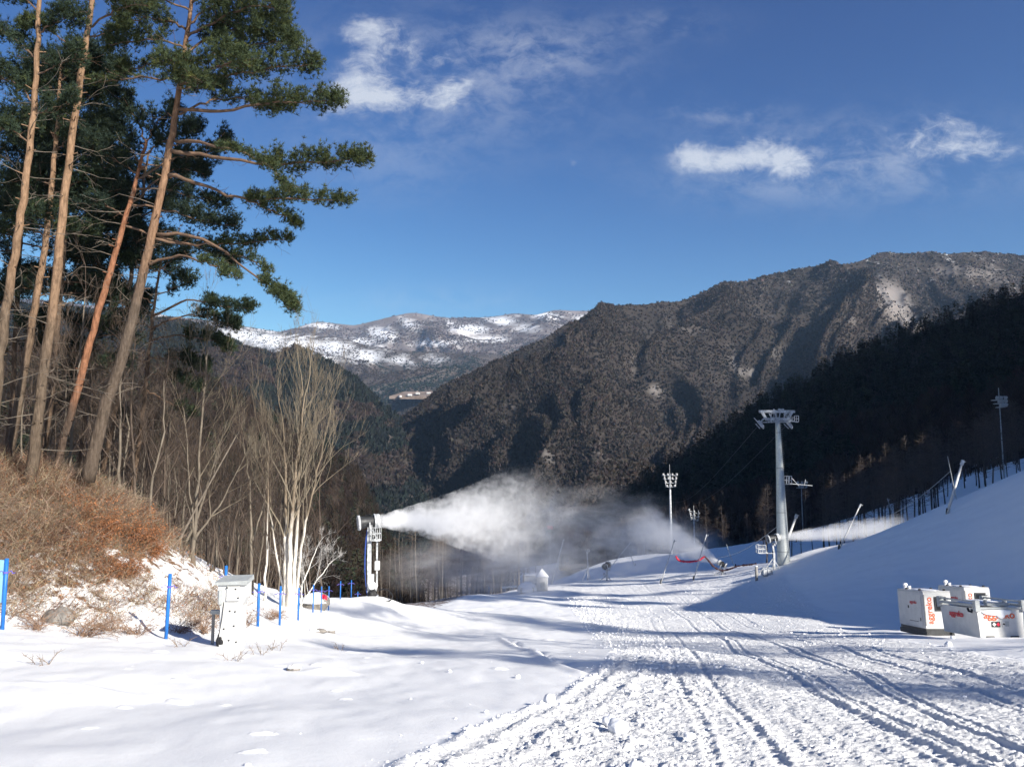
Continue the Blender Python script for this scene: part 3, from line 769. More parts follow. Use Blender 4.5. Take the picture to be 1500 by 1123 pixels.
def blob_far(r):
    """little rounded crown, 14 faces"""
    ph = (1 + 5 ** .5) / 2
    v = [[0, 0, 1]] + [[math.cos(t) * .95, math.sin(t) * .95, .25] for t in np.arange(5) * 1.2566] + [[math.cos(t) * .8, math.sin(t) * .8, -.35] for t in np.arange(5) * 1.2566 + .6]
    v = np.array(v) * (1 + r.uniform(-.32, .32, (11, 3)))
    f = [[0, 1 + i, 1 + (i + 1) % 5] for i in range(5)] + [[1 + i, 6 + i, 1 + (i + 1) % 5] for i in range(5)] + [[1 + (i + 1) % 5, 6 + i, 6 + (i + 1) % 5] for i in range(5)]
    v[:, 2] = v[:, 2] * 1.0 + .9
    return v, np.array(f)
def spire_far(r):
    n = 6; V = []; F = []
    for q, (z0, z1, w) in enumerate(((.15, 1.5, .75), (.8, 2.2, .5))):
        b = len(V)
        V += [[math.cos(i * 2 * math.pi / n) * w * r.uniform(.6, 1.3), math.sin(i * 2 * math.pi / n) * w * r.uniform(.6, 1.3), z0 + r.uniform(-.15, .15)] for i in range(n)] + [[0, 0, z1]]
        F += [[b + i, b + (i + 1) % n, b + n] for i in range(n)]
    return np.array(V), np.array(F)
def fuzzy(r, n=60, w=.016, shape='round'):
    """leafless crown from slivers: unit = tree height"""
    z = r.uniform(.3, .95, n); a = r.uniform(0, 6.28, n)
    rad = (.20 * np.sin(np.pi * np.clip((z - .2) / .8, 0, 1)) ** .7) * r.uniform(.1, 1, n)
    P = np.stack([np.cos(a) * rad * .6, np.sin(a) * rad * .6, z * .9], -1)
    D = np.stack([np.cos(a) * .6, np.sin(a) * .6, r.uniform(.5, 1.6, n)], -1)
    V, F = slivers(P, D, r.uniform(.08, .22, n), np.full(n, w), r)
    V2, F2 = slivers(np.array([[0, 0, 0.], [0, 0, 0.]]), np.array([[.02, 0, 1.], [0, .03, 1.]]), np.array([.95, .8]), np.array([.03, .03]), r)
    return np.concatenate([V, V2]), np.concatenate([F, F2 + len(V)])
def needled(r, n=110, w=.05, h=1.0):
    """conifer from leafy shards: unit = tree height"""
    t = r.uniform(0, 1, n) ** .8; z = .18 + .8 * t; a = r.uniform(0, 6.28, n)
    rad = .21 * (1 - t) ** .7 * r.uniform(.25, 1, n) + .015
    P = np.stack([np.cos(a) * rad, np.sin(a) * rad, z], -1)
    D = np.stack([np.cos(a), np.sin(a), r.uniform(-.5, .5, n)], -1)
    V, F = slivers(P, D, r.uniform(.05, .12, n), np.full(n, w), r)
    V2, F2 = slivers(np.array([[0, 0, 0.], [0, 0, 0.]]), np.array([[.0, 0, 1.], [0, .01, 1.]]), np.array([.95, .8]), np.array([.03, .03]), r)
    return np.concatenate([V, V2]), np.concatenate([F, F2 + len(V)])

def tree_mat(name, rough=.9, transl=0.0):
    m = bpy.data.materials.new(name); m.use_nodes = True
    nt = m.node_tree; b = nt.nodes['Principled BSDF']; b.inputs['Roughness'].default_value = rough; b.inputs['Specular IOR Level'].default_value = .1
    a = nt.nodes.new('ShaderNodeAttribute'); a.attribute_name = 'tint'; nt.links.new(a.outputs['Color'], b.inputs['Base Color'])
    return m
M_WOOD = tree_mat('far_wood')
def shard_far(r, n=8):
    a = r.uniform(0, 6.28, n); P = np.stack([np.cos(a) * .45 * r.random(n), np.sin(a) * .45 * r.random(n), r.uniform(0, .7, n)], -1)
    D = np.stack([np.cos(a) * .8, np.sin(a) * .8, r.uniform(.5, 1.8, n)], -1)
    return slivers(P, D, r.uniform(.9, 1.7, n), r.uniform(.7, 1.2, n), r)
T0 = [shard_far(rng) for _ in range(8)]
B0 = [blob_far(rng) for _ in range(5)]; S0 = [spire_far(rng) for _ in range(4)]
FZ = [fuzzy(rng) for _ in range(7)]; NZ = [needled(rng) for _ in range(6)]

def palette(n, base, var):
    c = np.array(base)[None] * (1 + rng.uniform(-var, var, (n, 1))); return np.clip(c * (1 + rng.uniform(-.1, .1, (n, 3))), 0, 1)
def mixcol(mask, a, b):
    return np.where(mask[:, None], a, b)

# main mountain wood: conifers on the spurs, leafless brown wood in the gullies
h, U_, V_, RG, SCREE = HD
n = 165000
den = np.clip(.35 + 1.0 * fbm(h[..., 0] / 130, h[..., 2] / 90, 601, 4), 0, 2) * np.clip(.55 + RG * 1.0, .25, 1.4)
hi = smooth(330, 620, h[..., 2]) * smooth(.2, 0.0, V_ * .6)
scree = smooth(.60, .70, fbm(h[..., 0] / 210 + 4, h[..., 2] / 170, 611, 3)) * smooth(150, 330, h[..., 2])
den = den * (1 - .5 * scree) * (1 - .88 * np.clip(SCREE * 1.3, 0, 1))
pts, i, j = sample(h, n, rng, den, .97)
con = (fbm(pts[:, 0] / 95, pts[:, 2] / 80, 603, 4) + 1.3 * (RG[i, j] - .60) + .22 * (V_[i, j] - .25)) > .47
con &= rng.random(n) < .85
sc = rng.uniform(1.7, 3.9, n) * (.8 + .25 * (pts[:, 1] / 1800))
cols = mixcol(con, palette(n, (.012, .016, .015), .45), palette(n, (.040, .033, .029), .45))
frost = (rng.random(n) < .55 * smooth(330, 640, pts[:, 2])) & ~con
cols[frost] = palette(int(frost.sum()), (.13, .115, .11), .3)
pts[:, 2] -= 1.0
scatter('main_mountain_wood', T0, pts, sc, cols, M_WOOD, 'mixed dark conifer and leafless brown wood covering the big mountain', zs=np.where(con, 1.25, .95))
# far ranges
h, U_, V_, RG, SCREE = HA
n = 52000
den = np.clip(smooth(.62, .36, fbm(h[..., 0] / 420, h[..., 1] / 300 + h[..., 2] / 200, 621, 4)), .10, 1) * np.clip(.3 + RG, .2, 1.3) * (1 + 2.0 * smooth(750, 350, h[..., 2])) * (1 - .7 * SCREE)
pts, i, j = sample(h, n, rng, den, .95)
con = fbm(pts[:, 0] / 300, pts[:, 1] / 260, 623, 3) > .56
cols = mixcol(con & (pts[:, 2] < 750), palette(n, (.035, .045, .04), .3), palette(n, (.095, .076, .072), .3))
scatter('far_range_wood', T0, pts, rng.uniform(4, 7.5, n), cols, M_WOOD, 'thin leafless wood dotting the far snowy range')
h, U_, V_, RG, SCREE = HB
n = 62000
den = np.clip(.42 + 2.0 * V_ ** 1.2, .3, 1.8) * (1 - .6 * SCREE) * np.clip(.4 + RG, .2, 1.3)
pts, i, j = sample(h, n, rng, den, .95)
con = (fbm(pts[:, 0] / 260, pts[:, 1] / 260, 633, 4) + .16 * V_[i, j]) > .56
cols = mixcol(con, palette(n, (.030, .040, .036), .3), palette(n, (.06, .048, .043), .3))
scatter('snowy_ridge_wood', T0, pts, rng.uniform(2.4, 4.6, n), cols, M_WOOD, 'leafless wood and dark conifer stands on the snow streaked ridge')
h, U_, V_, RG = HC
n = 40000
den = np.clip(.4 + 1.0 * fbm(h[..., 0] / 80, h[..., 2] / 60, 641, 3), 0, 2)
pts, i, j = sample(h, n, rng, den, .95)
con = fbm(pts[:, 0] / 80, pts[:, 2] / 60, 643, 4) > .49
cols = mixcol(con, palette(n, (.016, .020, .018), .4), palette(n, (.040, .031, .027), .35))
scatter('left_hill_wood', T0, pts, rng.uniform(2.6, 5.2, n), cols, M_WOOD, 'dark mixed wood on the left middle distance hill', zs=np.where(con, 1.2, 1))
# right hill: dark conifers above, leafless wood below
h, U_, V_, RG = HE
n = 11500
pts, i, j = sample(h, n, rng, 1 + .5 * V_, .9)
con = (V_[i, j] + (fbm(pts[:, 0] / 40, pts[:, 2] / 30, 653, 3) - .5) * 1.0) < .50
pts[:, 2] -= .5
c_ = np.where(con)[0]; d_ = np.where(~con)[0]
scatter('right_hill_conifers', NZ, pts[c_], rng.uniform(8, 15, len(c_)), palette(len(c_), (.030, .036, .026), .45), M_WOOD, 'dark conifer wood on the shaded right hill')
scatter('right_hill_leafless_wood', [fuzzy(rng, 90, .02) for _ in range(5)], pts[d_], rng.uniform(9, 16, len(d_)), palette(len(d_), (.05, .037, .03), .4), M_WOOD, 'leafless brown wood on the shaded right hill')
# brown hill
h, U_, V_, RG = HF
n = 7500
pts, i, j = sample(h, n, rng, None, .97)
con = rng.random(n) < .10
pts[:, 2] -= .4
c_ = np.where(con)[0]; d_ = np.where(~con)[0]
scatter('brown_hill_conifers', NZ, pts[c_], rng.uniform(5, 10, len(c_)), palette(len(c_), (.028, .034, .022), .4), M_WOOD, 'scattered dark conifers on the brown left hill')
scatter('brown_hill_leafless_wood', [fuzzy(rng, 90, .02) for _ in range(5)], pts[d_], rng.uniform(4.5, 9, len(d_)), palette(len(d_), (.029, .022, .018), .35), M_WOOD, 'dense leafless brown wood on the close left hill')

# ---------------------------------------------------------------- leafless trees
M_BARK_GREY = mat('grey_bark', (.10, .083, .065), .9, col2=(.19, .16, .125), scale=6, bump=.6, bscale=30, stretch=(1, 1, .25))
M_BARK_WHITE = mat('white_bark', (.70, .68, .62), .8, col2=(.82, .80, .76), scale=5, bump=.4, bscale=30, stretch=(1, 1, 2.5))
M_BARK_BROWN = mat('brown_bark', (.06, .045, .034), .9, col2=(.11, .083, .065), scale=6, bump=.5, bscale=30, stretch=(1, 1, .25))
M_TWIG_TAN = mat('tan_twigs', (.13, .107, .078), .9, col2=(.20, .168, .125), scale=.8)
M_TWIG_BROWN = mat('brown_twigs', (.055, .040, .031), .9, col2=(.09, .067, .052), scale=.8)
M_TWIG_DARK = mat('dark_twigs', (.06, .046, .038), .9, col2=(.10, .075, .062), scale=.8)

def bark_pine(name, lo, hi, z0, z1):
    m = bpy.data.materials.new(name); m.use_nodes = True
    nt = m.node_tree; N = nt.nodes; L = nt.links; b = N['Principled BSDF']; b.inputs['Roughness'].default_value = .85; b.inputs['Specular IOR Level'].default_value = .15
    tc = N.new('ShaderNodeTexCoord'); sx = N.new('ShaderNodeSeparateXYZ'); L.new(tc.outputs['Object'], sx.inputs[0])
    mp = N.new('ShaderNodeMapping'); mp.inputs['Scale'].default_value = (1, 1, .28); L.new(tc.outputs['Object'], mp.inputs[0])
    n = N.new('ShaderNodeTexNoise'); n.inputs['Scale'].default_value = 9; n.inputs['Detail'].default_value = 7; n.inputs['Roughness'].default_value = .7; L.new(mp.outputs[0], n.inputs['Vector'])
    v = N.new('ShaderNodeTexVoronoi'); v.feature = 'DISTANCE_TO_EDGE'; v.inputs['Scale'].default_value = 7; L.new(mp.outputs[0], v.inputs['Vector'])
    n2 = N.new('ShaderNodeTexNoise'); n2.inputs['Scale'].default_value = 1.1; L.new(tc.outputs['Object'], n2.inputs['Vector'])
    a = N.new('ShaderNodeMath'); a.operation = 'MULTIPLY_ADD'; L.new(n2.outputs['Fac'], a.inputs[0]); a.inputs[1].default_value = 3.5; L.new(sx.outputs[2], a.inputs[2])
    r = N.new('ShaderNodeMapRange'); r.inputs['From Min'].default_value = z0 + 1.7; r.inputs['From Max'].default_value = z1 + 1.7; L.new(a.outputs[0], r.inputs['Value'])
    mx = N.new('ShaderNodeMix'); mx.data_type = 'RGBA'; L.new(r.outputs[0], mx.inputs[0]); mx.inputs[6].default_value = (*lo, 1); mx.inputs[7].default_value = (*hi, 1)
    cr = N.new('ShaderNodeValToRGB'); cr.color_ramp.elements[0].position = .3; cr.color_ramp.elements[0].color = (.34, .32, .30, 1); cr.color_ramp.elements[1].position = .7; cr.color_ramp.elements[1].color = (1.25, 1.22, 1.2, 1); L.new(n.outputs['Fac'], cr.inputs[0])
    ml = N.new('ShaderNodeMix'); ml.data_type = 'RGBA'; ml.blend_type = 'MULTIPLY'; ml.inputs[0].default_value = 1; L.new(mx.outputs[2], ml.inputs[6]); L.new(cr.outputs[0], ml.inputs[7])
    L.new(ml.outputs[2], b.inputs['Base Color'])
    mm = N.new('ShaderNodeMath'); mm.operation = 'MULTIPLY'; mm.inputs[1].default_value = 2; L.new(v.outputs['Distance'], mm.inputs[0])
    ad = N.new('ShaderNodeMath'); ad.operation = 'ADD'; L.new(mm.outputs[0], ad.inputs[0]); L.new(n.outputs['Fac'], ad.inputs[1])
    bp = N.new('ShaderNodeBump'); bp.inputs['Strength'].default_value = .7; bp.inputs['Distance'].default_value = .03; L.new(ad.outputs[0], bp.inputs['Height']); L.new(bp.outputs['Normal'], b.inputs['Normal'])
    return m
M_BIRCH = bark_pine('birch_bark_white_to_tan', (.70, .68, .63), (.22, .18, .135), 3.6, 5.4)

def grow(r, segs, p, d, L, rad, depth, up=.25, fork=.55, rmin=.004, n=4, kids=(3, 5)):
    q = p.copy(); dd = d.copy()
    nodes = []
    for s in range(n):
        dd = dd + r.normal(size=3) * .10; dd[2] += up * .12; dd /= np.linalg.norm(dd)
        q2 = q + dd * L / n
        ra = rad * (1 - .62 * s / n); rb = rad * (1 - .62 * (s + 1) / n)
        segs.append((q, q2, max(ra, rmin), max(rb, rmin * .8), depth)); nodes.append((q2, dd.copy(), rb)); q = q2
    if depth <= 0: return
    k = r.integers(*kids)
    for c in range(k):
        t = r.integers(1 if depth < 3 else 1, n)
        pt, dt, rt = nodes[t]
        ax = unit(np.cross(dt, r.normal(size=3)))
        ang = fork * r.uniform(.6, 1.25)
        nd = dt * math.cos(ang) + ax * math.sin(ang); nd[2] += up; nd /= np.linalg.norm(nd)
        grow(r, segs, pt, nd, L * r.uniform(.42, .72), rt * r.uniform(.5, .75), depth - 1, up, fork, rmin, n if depth > 1 else 3, kids)

def segs_to(mb, S_, n=3):
    mb.segs([s[0] for s in S_], [s[1] for s in S_], [s[2] for s in S_], [s[3] for s in S_], n)

def bare_tree(seed, stems, bark, twig, label, group=None, depth=4, up=.25, fork=.5, white_to=None, kids=(3, 5), side=6, side_from=.35, sideL=.35, name='leafless_tree', rmin=.005):
    """stems: list of (list of local points, r0, r1)"""
    r = np.random.default_rng(seed)
    e = empty(name, (0, 0, 0), label, 'tree', group)
    tb = MB(); wb = MB(); sg = []
    for path, r0, r1 in stems:
        P = np.array(path, float); m = 14
        t = np.linspace(0, 1, m); tt = np.linspace(0, 1, len(P))
        Q = np.stack([np.interp(t, tt, P[:, k]) for k in range(3)], -1)
        Q[1:-1] += r.normal(size=(m - 2, 3)) * .03 * np.array([1, 1, 0])
        rad = r0 + (r1 - r0) * t ** .8; rad[0] *= 1.35
        tb.tube(Q, rad, 7, wob=.06, rng=r)
        Ltot = np.linalg.norm(Q[-1] - Q[0])
        for s in range(side):
            f = side_from + (1 - side_from) * r.random(); a = int(f * (m - 1)); a = min(a, m - 2)
            dt = unit(Q[a + 1] - Q[a]); ax = unit(np.cross(dt, r.normal(size=3))); ang = fork * r.uniform(.7, 1.3)
            nd = unit(dt * math.cos(ang) + ax * math.sin(ang))
            grow(r, sg, Q[a], nd, Ltot * sideL * (1.25 - f) * r.uniform(.8, 1.4) + .5, rad[a] * .5, depth - 1, up, fork, rmin, 4, kids)
        grow(r, sg, Q[-1], unit(Q[-1] - Q[-2]), Ltot * .22, r1, depth - 1, up, fork, rmin, 4, kids)
    big = [s for s in sg if s[4] >= depth - 1]; small = [s for s in sg if s[4] < depth - 1]
    t_ = tb.build('trunk', bark, e, True)
    bb = MB(); segs_to(bb, big, 4); segs_to(bb, small, 3)
    bb.build('crown', twig, e)
    KIDS[e.name] = list(e.children)
    return e

# the pale clump and its neighbours at the end of the bank
def st(px, Y, lean=(0, 0), hh=10, off=(0, 0)):
    b = gpx(px, Y, -.15); return b
near_trees = []
def place(e, px, Y, rz=0, s=1, sink=.15):
    e.location = gpx(px, Y, -sink); e.rotation_euler = (0, 0, rz); e.scale = (s, s, s); return e
k = 44 / FOC
place(bare_tree(21, [([(-.25, 0, 0), (-.28, .1, 3.2), (-.4, .1, 6.5), (-.7, .2, 10)], .16, .04), ([(.02, -.1, 0), (.0, -.1, 4), (.15, 0, 7.5), (.5, .1, 11.5)], .17, .04),
                     ([(.35, .1, 0), (.55, .1, 3.5), (1.1, .2, 6.5), (1.7, .1, 9.5)], .10, .03), ([(-.1, .15, 0), (-.9, .3, 3.0), (-1.3, .3, 5.5), (-1.9, .5, 8)], .07, .02), ([(.2, 0, 0), (.25, .2, 5), (.2, .3, 9), (.3, .3, 12)], .13, .03)],
                M_BIRCH, M_TWIG_TAN, 'clump of white trunks with a tall vase shaped leafless crown beside the boulder', None, 4, .42, .38, side=9, side_from=.42, sideL=.34), 424, 44)
place(bare_tree(22, [([(0, 0, 0), (.02, 0, 4), (.15, .1, 8), (.25, 0, 11.5)], .11, .03), ([(.02, 0, 1.6), (-.35, 0, 4), (-.9, .2, 8), (-1.2, .2, 9.5)], .06, .02), ([(0, 0, 1.5), (1.2, .2, 3.3), (2.3, .2, 5.6)], .07, .02)],
                M_BARK_GREY, M_TWIG_TAN, 'tall slim grey tree forking low, leftmost of the bare trees behind the brush', None, 4, .3, .5, side=7), 281, 42)
place(bare_tree(23, [([(0, 0, 0), (.02, 0, 3), (.0, .1, 6), (-.1, 0, 8.5)], .075, .02)], M_BIRCH, M_TWIG_BROWN, 'slim pale trunk standing just left of the white clump', None, 4, .25, .6, side=8), 388, 43)
place(bare_tree(24, [([(0, 0, 0), (-.1, 0, 3), (-.3, .1, 6), (-.7, 0, 8.2)], .10, .03), ([(-.05, 0, 3), (.5, 0, 5), (.7, .2, 7.5)], .06, .02)], M_BARK_GREY, M_TWIG_BROWN, 'forked grey brown tree between the slim pale trunk and the tall slim tree', None, 4, .2, .65, side=8), 368, 44)
place(bare_tree(25, [([(0, 0, 0), (.7, .3, 2.4), (1.5, .3, 5.2), (2.0, .5, 7.4)], .09, .03)], M_BARK_GREY, M_TWIG_BROWN, 'grey tree leaning right behind the brush crest', None, 3, .2, .6, side=6), 262, 43)
place(bare_tree(26, [([(0, 0, 0), (.2, 0, 2), (.5, .1, 4.2), (1.3, 0, 6)], .07, .02), ([(0, 0, .4), (-.5, 0, 2), (-.9, .1, 3.6)], .05, .02)], M_BARK_BROWN, M_TWIG_DARK, 'small dark crooked tree behind the white cabinet', None, 4, .15, .7, side=9), 330, 44)
place(bare_tree(27, [([(0, 0, 0), (.15, 0, 1.6), (.8, .1, 3.4)], .06, .02), ([(0, 0, .3), (.9, 0, 1.7), (1.7, .1, 2.7)], .05, .015)], M_BARK_WHITE, mat('frosted_twigs', (.36, .34, .32), .8, col2=(.55, .54, .53), scale=2), 'low frosted bush like tree spreading right of the white clump', None, 4, .15, .7, side=7, side_from=.2, rmin=.003), 440, 45.5)
place(bare_tree(28, [([(0, 0, 0), (-.1, 0, 2), (-.5, .1, 4.5), (-.4, 0, 6)], .06, .02)], M_BARK_BROWN, M_TWIG_BROWN, 'thin reddish brown tree right behind the white clump', None, 4, .2, .6, side=9, side_from=.2), 455, 50)

# generic leafless trees for the slopes: four kinds, then copies
protoT = []
for q in range(4):
    r_ = np.random.default_rng(90 + q)
    protoT.append(bare_tree(60 + q, [([(0, 0, 0), (r_.uniform(-.2, .2), 0, 3), (r_.uniform(-.5, .5), .1, 6), (r_.uniform(-.6, .6), 0, 8.5 + q * .4)], .10, .03)], M_BARK_BROWN if q % 2 else M_BARK_GREY, M_TWIG_BROWN,
                            'leafless tree standing in the brown wood behind the pine bank', 'leafless trees below the pine bank', 4, .25, .55, side=9, side_from=.25, kids=(3, 5)))
hill_tree_spots = []
tr = np.random.default_rng(5)
spots = []
for k in range(74):
    Y = tr.uniform(46, 105); px = tr.uniform(150, 375)
    if Y > 70: px = tr.uniform(170, 450)
    spots.append((px, Y))
spots += [(178, 40), (205, 43), (230, 46), (248, 50), (150, 44), (120, 45), (80, 42), (30, 43), (60, 50), (110, 55), (310, 47), (345, 50), (408, 52), (474, 58), (20, 37), (48, 38.5), (88, 38), (112, 39.5), (165, 37.5), (190, 39), (212, 38), (235, 40.5), (140, 41), (70, 43), (252, 43.5), (305, 45), (345, 46), (300, 52)]
for idx, (px, Y) in enumerate(spots):
    src = protoT[idx % 4]
    o = src if idx < 4 else copy_tree(src)
    hz = gpx(px, Y, -.2)
    o.location = hz; o.rotation_euler = (tr.uniform(-.06, .06), tr.uniform(-.08, .08), tr.uniform(0, 6.28)); s_ = tr.uniform(.5, 1.0); o.scale = (s_, s_, s_ * tr.uniform(.9, 1.15))

# larch stand beyond the crest of the run: tall straight trunks
def larch(seed, hgt, bark, twig, label, group, dens=80):
    r = np.random.default_rng(seed)
    e = empty('larch_tree', (0, 0, 0), label, 'tree', group)
    t = np.linspace(0, 1, 9); P = np.stack([np.cumsum(r.normal(size=9) * .05), np.cumsum(r.normal(size=9) * .05), t * hgt], -1)
    MB().tube(P, .13 * (1 - .82 * t), 6, wob=.08, rng=r).build('trunk', bark, e, True)
    sg = []
    for q in range(dens):
        f = .22 + .77 * r.random() ** .8; z = f * hgt; a = r.uniform(0, 6.28); Lb = (1.0 - f) * 2.6 + .6
        p = np.array([np.interp(f, t, P[:, 0]), np.interp(f, t, P[:, 1]), z]); d = unit(np.array([math.cos(a), math.sin(a), r.uniform(.15, .7)]))
        grow(r, sg, p, d, Lb * r.uniform(.6, 1.1), .028, 1, .08, .6, .010, 3, (3, 6))
    bb = MB(); segs_to(bb, sg, 3); bb.build('crown', twig, e)
    KIDS[e.name] = list(e.children)
    return e
M_LARCH_BARK = mat('larch_bark', (.09, .076, .062), .9, col2=(.19, .165, .14), scale=4, stretch=(1, 1, .3), bump=.5)
M_LARCH_SHADED = mat('larch_bark_shaded', (.045, .037, .031), .9, col2=(.085, .07, .06), scale=4, stretch=(1, 1, .3), bump=.5)  # copy of the larch bark with the right hill's shade put into its colour
LA = [larch(201 + q, 17 + q, M_LARCH_BARK, M_TWIG_BROWN, 'tall straight leafless larch in the stand below the crest of the run', 'larches beyond the crest of the run') for q in range(3)]
lr = np.random.default_rng(8)
idx = 0
for k in range(118):
    Y = lr.uniform(112, 190); px = lr.uniform(545, 800 if Y > 150 else 770)
    src = LA[idx % 3]; o = src if idx < 3 else copy_tree(src); idx += 1
    g = gpx(px, Y, -.3); zt = at(px, 900, Y)
    o.location = g; o.rotation_euler = (0, 0, lr.uniform(0, 6.28)); s_ = lr.uniform(.42, .80) * (1 + .25 * (Y > 150)); o.scale = (s_ * 1.3, s_ * 1.3, s_); o.rotation_euler = (lr.uniform(-.03, .03), lr.uniform(-.04, .04), lr.uniform(0, 6.28))
    # tops reach the picture height they have in the photograph
LB = [larch(231 + q, 15 + q, M_LARCH_SHADED, M_TWIG_DARK, 'leafless larch with shade in its bark colour, at the foot of the shaded right hill', 'leafless larches at the foot of the right hill') for q in range(3)]
idx = 0
for k in range(210):
    t = lr.random()
    px = 985 + 560 * t ** .7; Y = lr.uniform(116, 190) if px > 1120 else lr.uniform(190, 290)
    if 1130 < px < 1300 and Y < 128: Y += 15
    src = LB[idx % 3]; o = src if idx < 3 else copy_tree(src); idx += 1
    o.location = gpx(px, Y, -.3); o.rotation_euler = (0, 0, lr.uniform(0, 6.28)); s_ = lr.uniform(.45, .85); o.scale = (s_ * 1.25, s_ * 1.25, s_); o.rotation_euler = (lr.uniform(-.03, .03), lr.uniform(-.04, .04), lr.uniform(0, 6.28))

# ---------------------------------------------------------------- pines
M_NEEDLE = tree_mat('pine_needles', .75)
M_DEAD = mat('dead_branch', (.11, .09, .07), .9, col2=(.19, .16, .13), scale=3)
M_LIMB = mat('pine_limb', (.09, .06, .042), .85, col2=(.17, .105, .068), scale=4)

def smooth_path(P, m):
    P = np.array(P, float); t = np.linspace(0, len(P) - 1, m); i = np.clip(t.astype(int), 0, len(P) - 2); f = (t - i)[:, None]
    g = lambda k: P[np.clip(k, 0, len(P) - 1)]
    p0, p1, p2, p3 = g(i - 1), g(i), g(i + 1), g(i + 2)
    return .5 * ((2 * p1) + (-p0 + p2) * f + (2 * p0 - 5 * p1 + 4 * p2 - p3) * f ** 2 + (-p0 + 3 * p1 - 3 * p2 + p3) * f ** 3)

def foliage_on(r, path, start, width, thick, n, droop=.0):
    """tufts of needles along the outer part of a limb, held in flat plates on small side shoots"""
    m = len(path); L = np.linalg.norm(np.diff(path, axis=0), axis=1).sum()
    C = []; D = []; SG = []
    ns = max(5, int(L * (1 - start) / .22))
    for q in range(ns):
        f = start + (1 - start) * (q + r.random()) / ns
        a = f * (m - 1); i = min(int(a), m - 2); p = path[i] + (path[i + 1] - path[i]) * (a - i); d = unit(path[min(i + 1, m - 1)] - path[max(i - 1, 0)])
        side = unit(np.cross(d, (0, 0, 1))) * (1 if q % 2 else -1)
        wl = width * (.35 + .75 * math.sin(math.pi * min(1, (f - start) / (1 - start) * .85 + .12))) * r.uniform(.5, 1.15)
        if f > .93: wl *= .6
        dd = unit(side * .95 + d * r.uniform(.35, 1.1) + np.array([0, 0, r.uniform(-.12, .42)]))
        e = p + dd * wl; SG.append((p, e, .014, .006, 0))
        k = max(4, int(2.1 * n / ns * r.uniform(.6, 1.4)))
        t = r.uniform(.15, 1.05, k) ** .8
        c = p + (e - p) * t[:, None] + r.normal(size=(k, 3)) * np.array([.13, .13, thick * .42]) + np.array([0, 0, thick * .25])
        C.append(c); D.append(np.repeat((dd * .7 + np.array([0, 0, .75]))[None], k, 0))
    return np.concatenate(C), np.concatenate(D), SG

def needle_mesh(r, C, D, tint, k=8, L=.17, w=.026):
    n = len(C); P = np.repeat(C, k, 0); Dn = np.repeat(unit(D), k, 0) + r.normal(size=(n * k, 3)) * .75
    V, F = slivers(P, Dn, r.uniform(.6, 1.15, n * k) * L, np.full(n * k, w), r)
    tc = np.array(tint)[None] * (1 + r.uniform(-.35, .35, (n, 1))); yel = r.random((n, 1)) < .12
    tc = np.where(yel, tc * np.array([[1.5, 1.25, .8]]), tc)
    T = np.repeat(np.repeat(tc, k, 0), 3, 0)
    return V, F, np.clip(T, 0, 1)

